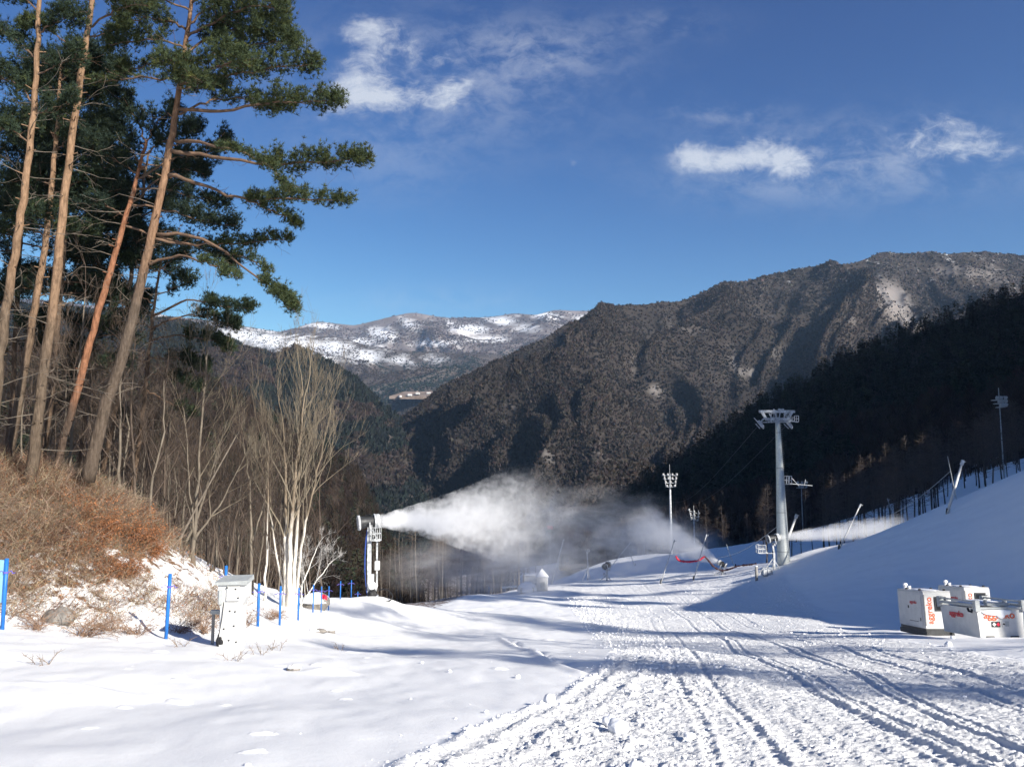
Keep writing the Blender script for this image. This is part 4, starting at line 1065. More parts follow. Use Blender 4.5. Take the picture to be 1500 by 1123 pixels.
def pine(seed, trunk_px, limbs, label, radii, bark, tint, base=None, dens=1.0, Y=34.0, twiggy=0, k=12, tuft=.20, deadn=14, auto=None, group=None):
    """trunk_px: [(px,py)], at depth Y; limbs: (list of (px,py,dY), start fraction of foliage, width, thickness, tufts)"""
    r = np.random.default_rng(seed)
    T = np.array([at(px, py, Y) for px, py in trunk_px]); b = T[0].copy()
    e = empty('pine_tree', b, label, 'tree', group)
    m = 40; Q = smooth_path(T, m) - b; rad = np.interp(np.linspace(0, 1, m), np.linspace(0, 1, len(radii)), radii)
    Q[1:-1] += r.normal(size=(m - 2, 3)) * .018
    mb = MB(); rad = rad * .74; mb.tube(Q, rad, 14, wob=.07, rng=r)
    for q in range(26):      # broken branch stubs
        i = r.integers(6, m - 1); a = r.uniform(0, 6.28); d = np.array([math.cos(a), math.sin(a), .2])
        mb.segs([Q[i]], [Q[i] + d * (rad[i] + r.uniform(.05, .3))], [.035], [.02], 5)
    mb.build('trunk', bark, e, True)
    lb = MB(); CC, DD, SG = [], [], []
    for lp, start, width, thick, n in limbs:
        P = np.array([at(p[0], p[1], Y + p[2]) for p in lp]) - b
        P = smooth_path(P, 16); P[1:-1] += r.normal(size=(14, 3)) * .035
        L = np.linalg.norm(np.diff(P, axis=0), axis=1).sum()
        lb.tube(P, np.linspace(.020 + .0085 * L, .010, 16), 6, wob=.1, rng=r)
        C, D, s = foliage_on(r, P, start, width, thick, int(n * dens)); CC.append(C); DD.append(D); SG += s
        for q in range(int(3 + L)):
            i = r.integers(2, 15); g = []; grow(r, g, P[i], unit(r.normal(size=3) * np.array([1, 1, .6]) + unit(P[i] - P[i - 1]) * .6), r.uniform(.3, .9), .012, 1, .05, .6, .005, 3, (1, 3)); SG += g
    if auto:
        for (f0, f1, cnt, Lm, st_, wd, th, nt_) in auto:
            for q in range(cnt):
                f = r.uniform(f0, f1); i = int(f * (m - 1)); a = r.uniform(0, 6.28); Lx = Lm * r.uniform(.6, 1.15)
                d = np.array([math.cos(a), math.sin(a), r.uniform(-.15, .3)])
                P = smooth_path([Q[i], Q[i] + d * Lx * .5 + np.array([0, 0, .1]), Q[i] + d * Lx + np.array([0, 0, r.uniform(-.5, .2)])], 12)
                lb.tube(P, np.linspace(.03 + .01 * Lx, .012, 12), 5)
                C, D, s = foliage_on(r, P, st_, wd, th, int(nt_ * dens)); CC.append(C); DD.append(D); SG += s
    segs_to(lb, SG, 3)
    lb.build('limbs', M_LIMB, e, True)
    # dead branches low on the trunk
    for q in range(deadn):
        dg = []
        i = r.integers(4, int(m * .72)); a = r.uniform(0, 6.28); d = unit(np.array([math.cos(a), math.sin(a), r.uniform(-.2, .5)]))
        grow(r, dg, Q[i], d, r.uniform(.4, 1.9), .022, 2, .05, .6, .006, 4, (1, 4))
        db = MB(); segs_to(db, dg, 4); db.build('dead_branch', M_DEAD, e)
    if CC:
        V, F, Tn = needle_mesh(r, np.concatenate(CC), np.concatenate(DD), tint, k, tuft)
        mesh_np('crown', V, [F], M_NEEDLE, False, e, {'tint': Tn})
    KIDS[e.name] = list(e.children)
    return e
GREEN = (.046, .062, .030); DGREEN = (.028, .042, .026); BGREEN = (.024, .037, .027)
BK1 = bark_pine('pine_bark_grey_to_orange', (.105, .082, .064), (.235, .145, .092), 7.5, 11)
BK2 = bark_pine('pine_bark_orange', (.09, .065, .05), (.27, .13, .075), 3.5, 6)
BK3 = bark_pine('pine_bark_tan', (.12, .092, .068), (.25, .162, .102), 5, 10)
# foremost pine with the long boughs reaching right
pine(301, [(128, 705), (150, 612), (180, 520), (203, 430), (221, 350), (238, 270), (254, 185), (266, 110), (275, 40), (284, -40), (292, -120)], [
    ([(262, 160, 0), (320, 163, -.4), (385, 152, -.8), (440, 150, -1.2), (497, 148, -1.5)], .42, 1.1, .45, 560),
    ([(262, 168, 0), (300, 150, .8), (350, 145, 1.4), (400, 160, 2)], .4, .9, .4, 280),
    ([(250, 221, 0), (305, 228, -.3), (385, 240, -.8), (460, 238, -1.2), (541, 232, -1.6)], .47, .95, .42, 560),
    ([(256, 206, 0), (300, 210, -1), (350, 222, -2), (395, 244, -2.6), (425, 282, -3)], .35, .55, .25, 240),
    ([(247, 257, 0), (300, 272, -.3), (352, 290, -.7), (430, 290, -1), (507, 294, -1.4)], .5, .85, .34, 420),
    ([(352, 290, -.7), (390, 305, -.6), (418, 318, -.5), (436, 328, -.5)], .2, .5, .3, 150),
    ([(230, 343, 0), (280, 346, 0), (330, 372, -.2), (380, 410, -.5), (410, 430, -.7), (432, 455, -.9)], .60, .62, .34, 300),
    ([(228, 350, 0), (290, 358, .6), (350, 356, .9), (422, 350, 1.0)], .45, .75, .3, 260),
    ([(330, 372, -.2), (362, 378, 0), (390, 398, 0)], .1, .5, .3, 120),
    ([(266, 108, 0), (330, 112, -.5), (400, 100, -1), (462, 95, -1.3)], .35, 1.0, .5, 420),
    ([(268, 92, 0), (330, 75, -.2), (390, 62, -.5), (430, 66, -.8)], .2, 1.2, .7, 640),
    ([(270, 78, 0), (320, 50, .8), (370, 40, 1.2), (420, 42, 1.5)], .2, 1.2, .7, 600),
    ([(273, 55, 0), (320, 28, -.5), (370, 10, -1.2), (415, 12, -1.6)], .15, 1.2, .8, 640),
    ([(276, 35, 0), (320, 5, .6), (365, -10, 1), (405, -8, 1)], .15, 1.2, .8, 560),
    ([(280, 5, 0), (325, -20, -.5), (365, -35, -1), (395, -30, -1)], .1, 1.2, .8, 520),
    ([(264, 118, 0), (300, 105, -1.2), (335, 92, -2.2), (360, 90, -3)], .2, 1.2, .6, 420),
    ([(262, 120, 0), (215, 112, -.3), (165, 118, -.5), (130, 121, -.8)], .15, .5, .16, 90),
    ([(268, 90, 0), (235, 92, .4), (200, 100, .8), (176, 108, 1)], .3, .6, .3, 150),
    ([(270, 70, 0), (235, 58, -.4), (200, 60, -.8), (160, 66, -1.2)], .25, .8, .4, 260),
    ([(274, 45, 0), (240, 30, .5), (205, 28, 1), (180, 34, 1.4)], .2, 1.0, .5, 300),
    ([(278, 15, 0), (240, 0, -.4), (205, -8, -1), (180, -5, -1.3)], .2, 1.0, .6, 320),
    ([(284, -30, 0), (250, -50, 0), (215, -55, 0)], .1, 1.1, .6, 300), ([(284, -30, 0), (320, -60, 0), (360, -70, 0)], .1, 1.1, .6, 300),
    ([(262, 125, 0), (275, 120, -1.5), (300, 118, -2.8)], .15, .9, .4, 240),
    ([(264, 115, 0), (258, 100, -1.5), (250, 88, -2.8)], .2, .9, .5, 260),
    ([(262, 130, 0), (292, 128, 1.5), (330, 126, 2.6)], .2, .8, .4, 220),
    ([(215, 385, 0), (262, 375, -.5), (310, 388, -1), (345, 405, -1.4)], .5, .6, .25, 130),
], 'foremost leaning pine, its long boughs reaching farthest right over the sky', [.40, .33, .27, .23, .19, .14, .11, .07], BK1, GREEN, Y=34, deadn=22)
pine(302, [(42, 722), (52, 640), (62, 555), (80, 430), (97, 275), (108, 190), (122, 90), (135, 0), (145, -80)], [
    ([(130, 40, 0), (160, 20, -.6), (190, 8, -1), (225, 12, -1.3)], .3, .9, .4, 240), ([(128, 55, 0), (160, 48, .5), (185, 38, 1)], .3, .6, .3, 150),
    ([(122, 88, 0), (95, 62, -.5), (60, 40, -1), (35, 36, -1.4)], .4, .8, .35, 200), ([(135, 5, 0), (105, -15, 0), (70, -20, 0)], .2, 1, .5, 260), ([(138, -20, 0), (180, -35, 0), (210, -40, 0)], .2, 1, .5, 260),
], 'tall tan barked pine second from the left, bare below and rising out of the top', [.34, .29, .25, .21, .18, .15, .10], BK3, GREEN, Y=32.5, deadn=26)
pine(303, [(72, 735), (92, 650), (128, 515), (152, 430), (172, 360), (190, 300), (203, 250), (215, 205)], [
    ([(200, 262, 0), (250, 235, .4), (300, 225, .6), (330, 210, .8)], .3, 1.0, .5, 420), ([(202, 255, 0), (170, 235, -.5), (135, 215, -1)], .2, 1.2, .6, 460),
    ([(208, 230, 0), (245, 205, 0), (290, 190, .4)], .2, 1.0, .6, 420), ([(206, 240, 0), (180, 205, .6), (150, 180, 1.2)], .2, 1.2, .7, 480),
    ([(196, 280, 0), (240, 275, .6), (290, 290, 1), (330, 300, 1.3)], .35, .9, .4, 330), ([(190, 300, 0), (235, 305, .2), (290, 322, .4), (345, 330, .6)], .45, .9, .5, 400),
    ([(186, 318, 0), (150, 300, .5), (110, 305, 1)], .3, 1.1, .5, 380), ([(182, 330, 0), (230, 345, .5), (290, 362, .9), (340, 385, 1.1)], .5, .9, .5, 420),
    ([(190, 300, 0), (250, 250, 1.5), (300, 255, 2)], .4, .9, .5, 350), ([(212, 215, 0), (230, 180, 0), (255, 160, 0)], .2, .9, .5, 280), ([(214, 210, 0), (195, 165, 0), (170, 140, 0)], .2, 1, .6, 340),
], 'leaning pine with bright orange bark, between the two tallest trunks', [.24, .22, .19, .16, .12, .07], BK2, BGREEN, Y=36, deadn=20)
pine(304, [(-14, 690), (-5, 570), (8, 460), (24, 360), (38, 265), (47, 180), (54, 90), (58, 0), (60, -70)], [
    ([(50, 150, 0), (20, 120, 0), (-15, 110, 0)], .2, .9, .4, 260), ([(52, 110, 0), (85, 95, 0), (115, 80, 0)], .25, .8, .4, 240), ([(54, 90, 0), (25, 60, .4), (-10, 45, .8)], .2, .9, .4, 260),
    ([(56, 50, 0), (85, 30, -.4), (110, 20, -.8)], .2, .8, .5, 240), ([(57, 20, 0), (30, -5, 0), (0, -10, 0)], .2, .9, .5, 240), ([(48, 170, 0), (75, 160, 0), (105, 150, 0)], .3, .8, .4, 220),
    ([(44, 210, 0), (15, 190, 0), (-20, 190, 0)], .3, .8, .4, 240),
], 'orange barked pine at the left edge of the picture', [.26, .24, .21, .18, .15, .12, .08], BK3, DGREEN, Y=31, deadn=24)
pine(305, [(5, 715), (22, 620), (36, 540), (50, 455), (62, 385), (72, 310), (80, 230), (86, 150), (90, 90)], [
    ([(80, 220, 0), (110, 200, 0), (145, 195, 0)], .15, 1.2, .7, 420), ([(82, 200, 0), (55, 180, 0), (20, 175, 0)], .15, 1.2, .7, 420), ([(84, 175, 0), (110, 150, .4), (150, 140, .8)], .1, 1.2, .7, 420),
    ([(74, 290, 0), (105, 270, 0), (140, 262, 0)], .2, 1.1, .6, 380), ([(76, 270, 0), (45, 262, 0), (10, 270, 0)], .2, 1.1, .6, 360), ([(88, 120, 0), (115, 100, 0), (140, 95, 0)], .15, 1, .6, 300), ([(86, 140, 0), (60, 120, 0), (30, 118, 0)], .15, 1, .6, 300),
    ([(66, 350, 0), (95, 335, .5), (130, 335, 1)], .25, 1, .5, 260), ([(66, 345, 0), (35, 335, .5), (5, 345, 1)], .25, 1, .5, 240), ([(70, 320, 0), (60, 310, -1), (50, 312, -2)], .25, 1, .5, 220),
], 'pine with a grey brown trunk standing between the left edge pine and the tan one', [.27, .24, .20, .17, .13, .08], BK3, DGREEN, Y=36, deadn=18)
pine(306, [(60, 690), (72, 600), (82, 500), (90, 400), (98, 300), (106, 210), (112, 130), (116, 60)], [], 'dark bushy pine behind the tan trunk with foliage down to the fork', [.22, .2, .17, .13, .07], bark_pine('pine_bark_dark', (.12, .085, .06), (.16, .11, .075), 5, 9), BGREEN, Y=41,
     auto=[(.36, .96, 30, 2.9, .12, 1.25, .7, 330)], deadn=22, tuft=.24, k=9)
pine(307, [(150, 690), (168, 600), (182, 500), (192, 400), (204, 320), (212, 260), (218, 220)], [], 'dark bushy pine filling the gap behind the orange trunk', [.2, .18, .15, .11, .06], MATS.get('x') or bpy.data.materials['pine_bark_dark'], BGREEN, Y=44,
     auto=[(.42, .97, 26, 3.0, .12, 1.2, .65, 320)], deadn=22, tuft=.24, k=9)
pine(308, [(192, 730), (205, 640), (214, 560), (222, 480), (230, 420), (236, 380)], [
    ([(228, 432, 0), (262, 420, 0), (272, 412, 0)], .2, .8, .4, 200), ([(224, 462, 0), (275, 440, -.4), (320, 448, -.8), (368, 452, -1.2)], .45, .8, .4, 360), ([(222, 480, 0), (270, 462, .5), (318, 470, 1), (345, 478, 1.3)], .4, .9, .5, 360),
    ([(220, 500, 0), (265, 490, 0), (310, 500, .4), (335, 512, .5)], .35, .9, .5, 340), ([(216, 525, 0), (260, 525, .6), (300, 538, .9)], .35, .9, .5, 300), ([(214, 545, 0), (250, 552, 0), (290, 566, 0)], .4, .8, .4, 220),
    ([(226, 445, 0), (195, 430, 0), (165, 432, 0)], .3, .8, .4, 220), ([(222, 480, 0), (190, 470, 0), (160, 478, 0)], .3, .9, .4, 240), ([(216, 530, 0), (185, 525, 0), (155, 535, 0)], .35, .8, .4, 200), ([(234, 395, 0), (255, 380, 0), (270, 372, 0)], .1, .7, .4, 180), ([(234, 400, 0), (205, 385, 0), (185, 385, 0)], .1, .7, .4, 200),
    ([(212, 570, 0), (250, 590, .5), (285, 610, .9)], .5, .7, .3, 130),
], 'shorter dark pine behind the foremost trunk, tips touching the far snowy ridge', [.17, .15, .12, .09, .05], bpy.data.materials['pine_bark_dark'], DGREEN, Y=42, deadn=26, tuft=.22)

pine(309, [(8, 700), (16, 600), (22, 500), (28, 400), (32, 320), (36, 240), (40, 180)], [], 'dark bushy pine in the back at the far left, behind the edge pine', [.2, .18, .15, .11, .06], bpy.data.materials['pine_bark_dark'], BGREEN, Y=47,
     auto=[(.30, .97, 30, 3.1, .12, 1.2, .65, 300)], deadn=16, tuft=.24, k=9)
pine(310, [(112, 700), (124, 620), (132, 540), (140, 460), (146, 390), (150, 330)], [], 'short dark pine in the back between the tan and the orange trunks', [.17, .15, .12, .09, .05], bpy.data.materials['pine_bark_dark'], BGREEN, Y=48,
     auto=[(.22, .97, 26, 2.6, .12, 1.1, .6, 280)], deadn=14, tuft=.24, k=9)
# pines standing right of and behind the camera; their shadows band the run
shade = bpy.data.objects and None
KP0 = [c for c in S.objects if c.name == 'pine_tree.005'][0]
KP = pine(320, [(60, 690), (72, 600), (82, 500), (90, 400), (98, 300), (106, 210), (112, 130), (116, 60)], [], 'airy pine on the right of the run, outside the picture', [.22, .2, .17, .13, .07], bpy.data.materials['pine_bark_dark'], BGREEN, Y=41,
     auto=[(.40, .97, 26, 2.8, .15, 1.3, .8, 95)], deadn=2, tuft=.2, k=6, group='pines right of the run')
KP.location = (40, -14, float(H0(40, -14)) - .3)
for i_, (x, y, s_) in enumerate([(28, -2, .75), (31, -6, .75), (45.5, 10.5, 1.2), (47, 9, 1.24), (49, 8.5, 1.24), (36, 4, 1.05)]):
    copy_tree(KP, (x, y, float(H0(x, y)) - .3), rz=i_ * 1.3, scale=s_, label='airy pine on the right of the run, outside the picture', group='pines right of the run')
for i_, (x, y, s_) in enumerate([(56, 44, 1.0), (61, 38, 1.1), (66, 33, 1.2), (59, 52, 1.0), (72, 40, 1.2), (66, 62, 1.1), (75, 70, 1.2), (80, 55, 1.2), (72, 84, 1.2), (85, 76, 1.2), (88, 95, 1.2), (54, 35, .9)]):  # unseen bushy pines added on the bank top to cast shade on its face
    copy_tree(KP0, (x, y, float(H0(x, y)) - .3), rz=i_ * 2.1, scale=s_, label='unseen bushy pine added on top of the right bank to shade it', group='unseen shade pines above the right bank')
# ---------------------------------------------------------------- unseen ridge added out of frame, shaped to shade the right hill and its larches
def shade_ridge():
    cs = [(150, 12), (178, 63), (215, 66), (235, 53), (270, 60), (300, 70), (380, 115), (500, 165), (608, 205), (746, 252), (830, 258), (1000, 285), (1100, 240), (1250, 60)]
    V = []
    for c, hgt in cs:
        f = np.interp(c, [150, 185, 300, 400, 608, 746, 1000, 1250], [.74, .67, .63, .625, .64, .64, .65, .65])
        x, y = c * f, c * (1 - f)
        for s_, k in ((-.16, .0), (-.09, .42), (-.04, .8), (0, 1), (.06, .8), (.15, .4), (.3, 0)):
            d = s_ * c * 1.0
            zz = -60 + (hgt * 1.09 + 60) * k
            V.append((x + d * .707, y - d * .707, zz + (vnoise(np.array([x * .05 + d]), np.array([y * .05]), 3)[0] - .5) * 8 * k))
    n = 7; m = len(cs)
    F = [[i * n + j, i * n + j + 1, (i + 1) * n + j + 1, (i + 1) * n + j] for i in range(m - 1) for j in range(n - 1)]
    tag(mesh_np('unseen_shade_ridge', V, np.array(F), bpy.data.materials['right_hill_ground'], True), kind='structure')
shade_ridge()

# ---------------------------------------------------------------- common materials
WHITE = mat('white_paint', (.57, .57, .555), .45, var=.07, scale=3, bump=.1, bscale=60)
OFFW = mat('aged_white_paint', (.55, .55, .535), .5, var=.10, scale=4, bump=.1)
GALV = mat('galvanised_steel', (.52, .55, .54), .42, .55, var=.12, scale=7, bump=.15, bscale=40)
STEELD = mat('dark_steel', (.05, .052, .055), .5, .4, var=.2, scale=6)
BLACK = mat('black_rubber', (.018, .018, .02), .6, var=.3, scale=8)
BLUE = mat('blue_plastic', (.018, .14, .46), .42, var=.15, scale=6)
BLUEL = mat('pale_blue_sheet', (.22, .45, .72), .4, var=.1, scale=6)
RED = mat('red_fabric', (.55, .02, .05), .7, var=.2, scale=9)
ORANGE = mat('orange_lettering', (.72, .12, .04), .6)
REDL = mat('red_lettering', (.62, .06, .07), .5)
SNOWM = mat('fresh_snow', (.84, .85, .87), .6, bump=.5, bscale=14)
RIME = mat('rime_frosted_steel', (.22, .235, .25), .7, col2=(.64, .66, .68), scale=3, bump=.6, bscale=30)
GLASS = mat('dark_window', (.02, .022, .025), .12, spec=.6)
GREY = mat('grey_paint', (.36, .38, .38), .5, var=.1, scale=5, bump=.1)
ROCK = mat('grey_rock', (.12, .11, .10), .9, col2=(.26, .24, .22), scale=5, bump=1.5, bscale=12)
WOODP = mat('weathered_post', (.22, .21, .20), .8, col2=(.32, .31, .29), scale=6, stretch=(1, 1, .2), bump=.4)

def rough_ball(r, rad, n=3, amp=.25, flat=None):
    import bmesh
    bm = bmesh.new(); bmesh.ops.create_icosphere(bm, subdivisions=n, radius=1.0)
    V = np.array([v.co[:] for v in bm.verts]); F = np.array([[v.index for v in f.verts] for f in bm.faces]); bm.free()
    o = r.uniform(0, 50, 3)
    k = fbm(V[:, 0] * 1.6 + o[0] + V[:, 2], V[:, 1] * 1.6 + o[1] - V[:, 2] * .7, 7, 4)
    V = V * (1 + (k[:, None] - .5) * 2 * amp) * np.array(rad)
    if flat is not None: V[:, 2] = np.maximum(V[:, 2], flat)
    return V, F

# ---------------------------------------------------------------- blue marker posts
def blue_post(px, py, Y, hgt, label, group='blue marker posts along the left edge of the run', w=.07, flag=None, lean=(0, 0), sheet=False):
    w *= .78
    b = at(px, py, Y); z = Hd(b[0], Y); b[2] = z
    e = empty('marker_post', b, label, 'post', group if not (flag or sheet) else None)
    e.rotation_euler = (lean[0], lean[1], 0)
    m = MB(); m.tube([(0, 0, -.25), (0, 0, hgt * .5), (0, 0, hgt)], [w * .95, w, w * .95], 10); m.build('pole', BLUE, e, True)
    t = MB(); hk = hgt * .8
    for s_ in (-1, 1):
        t.segs([(s_ * w, 0, hk), (s_ * (w + .09), .01, hk + .05), (s_ * (w + .13), 0, hk - .03)], [(s_ * (w + .09), .01, hk + .05), (s_ * (w + .13), 0, hk - .03), (s_ * (w + .2), 0, hk)], [.012] * 3, [.012] * 3, 4)
    t.ring((0, 0, hk), (0, 0, 1), w + .012, .05, .014, 12)
    t.build('net_hook', mat('violet_cord', (.12, .10, .42), .6), e)
    if flag:
        P = []; n = 7
        for i in range(n):
            for j in range(5): P.append((w + .27 * i / (n - 1), .05 * math.sin(i * 1.1 + j * .4), hgt * .66 - j * .06 + .05 * math.sin(i * .7)))
        V = np.array(P); V2 = V + np.array([0, .012, 0]); nn = len(V)
        F = [[i * 5 + j, (i + 1) * 5 + j, (i + 1) * 5 + j + 1, i * 5 + j + 1] for i in range(n - 1) for j in range(4)]
        F = np.array(F); mesh_np('flag', np.concatenate([V, V2]), [np.concatenate([F, F[:, ::-1] + nn])], RED, True, e)
    if sheet:
        MB().box((-.16, .02, hgt - .62), (.22, .03, 1.15), bevel=.008).build('sheet', BLUEL, e)
    KIDS[e.name] = list(e.children)
    return e
blue_post(4, 912, 22.5, 1.9, 'blue post with a pale blue sheet, cut by the left picture edge', sheet=True)
blue_post(243, 937, 25, 1.93, 'tall blue post in the snow left of the white cabinet, nearest whole post', lean=(.02, .03))
blue_post(329, 893, 30, 2.0, 'blue post whose top shows just above the roof of the white cabinet')
blue_post(377.5, 917, 31.5, 1.6, 'blue post first to the right of the white cabinet')
blue_post(409.5, 917, 34.5, 1.6, 'blue post second to the right of the white cabinet, below the pale clump', w=.06)
blue_post(436.5, 914, 39, 1.5, 'blue post just left of the snow capped boulder', w=.055)
blue_post(458, 911, 44, 1.45, 'thin blue post standing in front of the snow capped boulder', w=.048)
blue_post(470, 907, 45.5, 1.4, 'thin violet blue post carrying a small red flag', flag=True, w=.045)
blue_post(481, 901, 49, 1.4, 'thin blue post first to the right of the red flag', w=.05)
blue_post(498, 898, 51.5, 1.1, 'thin blue post second right of the red flag, on the snow mound', w=.045)
blue_post(514, 893, 54.5, 1.15, 'thin blue post third right of the red flag, left of the snow gun', w=.04)
blue_post(524, 876, 59, .9, 'smallest blue post, nearest the foot of the snow gun mast', w=.04)

# ---------------------------------------------------------------- white hydrant cabinet
def cabinet():
    b = at(341, 948, 24); b[2] = Hd(b[0], 24) - .05
    e = empty('hydrant_cabinet', b, 'white metal cabinet with grey sloping roof cap, standing among the blue posts', 'cabinet', rz=R(3))
    mb = MB(); mb.box((-.04, 0, .62), (.60, .50, 1.36), bevel=.02)
    # flared shoulder: wider upper part
    v = np.array([[-.34, -.25, 1.22], [.26, -.25, 1.22], [.26, .25, 1.22], [-.34, .25, 1.22], [-.40, -.30, 1.5], [.40, -.30, 1.5], [.40, .30, 1.5], [-.40, .30, 1.5], [-.40, -.30, 1.86], [.40, -.30, 1.86], [.40, .30, 1.92], [-.40, .30, 1.92]])
    f = []
    for k in (0, 4):
        for i in range(4): j = (i + 1) % 4; f.append([k + i, k + j, k + 4 + j, k + 4 + i])
    f += [[0, 3, 2, 1], [8, 9, 10, 11]]
    mb.raw(v, f); mb.build('body', WHITE, e)
    r = MB(); v = np.array([[-.45, -.40, 1.87], [.45, -.40, 1.87], [.45, .38, 1.94], [-.45, .38, 1.94], [-.47, -.42, 1.95], [.47, -.42, 2.0], [.44, .36, 2.07], [-.40, .36, 2.05]])
    r.raw(v, [[0, 3, 2, 1], [4, 5, 6, 7], [0, 1, 5, 4], [1, 2, 6, 5], [2, 3, 7, 6], [3, 0, 4, 7]]); r.build('roof_cap', GREY, e)
    p = MB().box((.05, -.325, 1.62), (.38, .05, .42), bevel=.012).build('control_panel', OFFW, e)
    MB().box((-.30, -.325, 1.52), (.12, .06, .42), bevel=.012).build('side_box', GREY, e)
    bz = MB()
    for (x, z) in ((-.12, 1.79), (.12, 1.75), (-.05, 1.12), (.1, 1.1), (-.2, .62), (.08, .7), (-.05, .3), (.16, .25), (.2, 1.5)): bz.ring((x, -.255 if z < 1.3 else -.35, z), (0, 1, 0), .026, .03, .02, 8)
    bz.build('bolts', STEELD, e)
    MB().tube([(-.22, -.27, 1.40), (-.25, -.30, .9), (-.34, -.32, .3), (-.30, -.3, .02)], .012, 5).build('cable', BLACK, e)
    MB().box((.285, 0, .7), (.05, .40, 1.1), bevel=.01).build('door', OFFW, e)
    return e
cabinet()
def obj_on(name, px, py, Y, label, cat, group=None, rz=0, sink=0):
    b = at(px, py, Y); b[2] = Hd(b[0], Y) - sink
    return empty(name, b, label, cat, group, rz)
e = obj_on('pipe_post', 311, 944, 24.3, 'short grey square post with a bracket, just left of the white cabinet', 'post')
MB().box((0, 0, .42), (.075, .075, 1.0), bevel=.008).build('shaft', WOODP, e); MB().box((.06, 0, .93), (.26, .12, .12), bevel=.01).build('bracket', GREY, e)
r0 = np.random.default_rng(3)
e = obj_on('sandbag', 324, 940, 23.85, 'crumpled black sack at the foot of the white cabinet', 'sack', sink=.03)
V, F = rough_ball(r0, (.14, .13, .24), 3, .3); V[:, 2] += .2; mesh_np('bag', V, F, BLACK, True, e)
MB().tube([(0, 0, .40), (.02, 0, .47), (.05, 0, .52)], [.04, .02, .04], 7).build('tied_neck', BLACK, e)

# ---------------------------------------------------------------- rocks and boulder
def rock(px, py, Y, rad, label, snow=True, n=3, group=None):
    e = obj_on('boulder' if rad[0] > .5 else 'rock', px, py, Y, label, 'rock', group)
    V, F = rough_ball(r0, rad, n, .28); V[:, 2] += rad[2] * .45; mesh_np('stone', V, F, ROCK, True, e)
    if snow:
        V2, F2 = rough_ball(r0, (rad[0] * 1.02, rad[1] * 1.02, rad[2] * .9), 3, .12, flat=0.0); V2[:, 2] += rad[2] * .62; mesh_np('snow_cap', V2, F2, SNOWM, True, e)
    return e
rock(462, 886, 47.5, (.78, .7, .62), 'round snow capped boulder beside the white tree clump')
rock(430, 995, 19.6, (.16, .12, .10), 'small dark stone poking out of the smooth snow')
rock(467, 922, 36, (.42, .2, .12), 'flat broken stone in the snow below the red flag', snow=True)
rock(484, 916, 37.5, (.26, .2, .2), 'knobby grey stone right of the flat broken one')
rock(88, 868, 24.6, (.42, .35, .30), 'brown earthy stone in the brush of the left bank', snow=False)

# ---------------------------------------------------------------- fan gun on its mast
def gun_head(e, s=1.0, z=0.0, yaw=0.0, pitch=R(4), frosted=True, parts=True):
    """barrel along local +X, centred on the head of the arm"""
    M = Matrix.Rotation(yaw, 4, 'Z') @ Matrix.Rotation(-pitch, 4, 'Y')
    def tr(mb, name, m_):
        o = mb.build(name, m_, e, True)
        V = np.array([v.co[:] for v in o.data.vertices]) * s
        V = V @ np.array(M.to_3x3()).T + np.array([0, 0, z]); o.data.vertices.foreach_set('co', V.astype(np.float32).ravel()); o.data.update(); return o
    b = MB(); b.tube([(-.62, 0, 0), (-.5, 0, 0), (-.1, 0, 0), (.45, 0, 0)], [.47, .40, .36, .40], 24, cap=False); b.tube([(-.5, 0, 0), (.3, 0, 0)], [.13, .13], 12); b.box((0, 0, .42), (.4, .2, .12), bevel=.02)
    o = tr(b, 'barrel', STEELD); 
    c = MB(); c.ring((-.66, 0, 0), (1, 0, 0), .50, .16, .06, 26); 
    for a in range(0, 8):
        an = a * math.pi / 4; c.bar((-.73, 0, 0), (-.73, .46 * math.cos(an), .46 * math.sin(an)), .018)
    for rr in (.15, .28, .40): c.ring((-.73, 0, 0), (1, 0, 0), rr, .014, .012, 20)
    tr(c, 'intake_grille', RIME if frosted else STEELD)
    d = MB(); d.ring((.58, 0, 0), (1, 0, 0), .47, .30, .07, 26); d.ring((.40, 0, 0), (1, 0, 0), .51, .07, .12, 26); tr(d, 'nozzle_ring', RIME if frosted else OFFW)
    y = MB(); y.bar((0, -.5, 0), (0, -.5, -.62), .09); y.bar((0, .5, 0), (0, .5, -.62), .09); y.bar((0, -.55, -.62), (0, .55, -.62), .10); y.bar((0, 0, -.62), (0, 0, -.95), .14)
    tr(y, 'yoke', RIME)
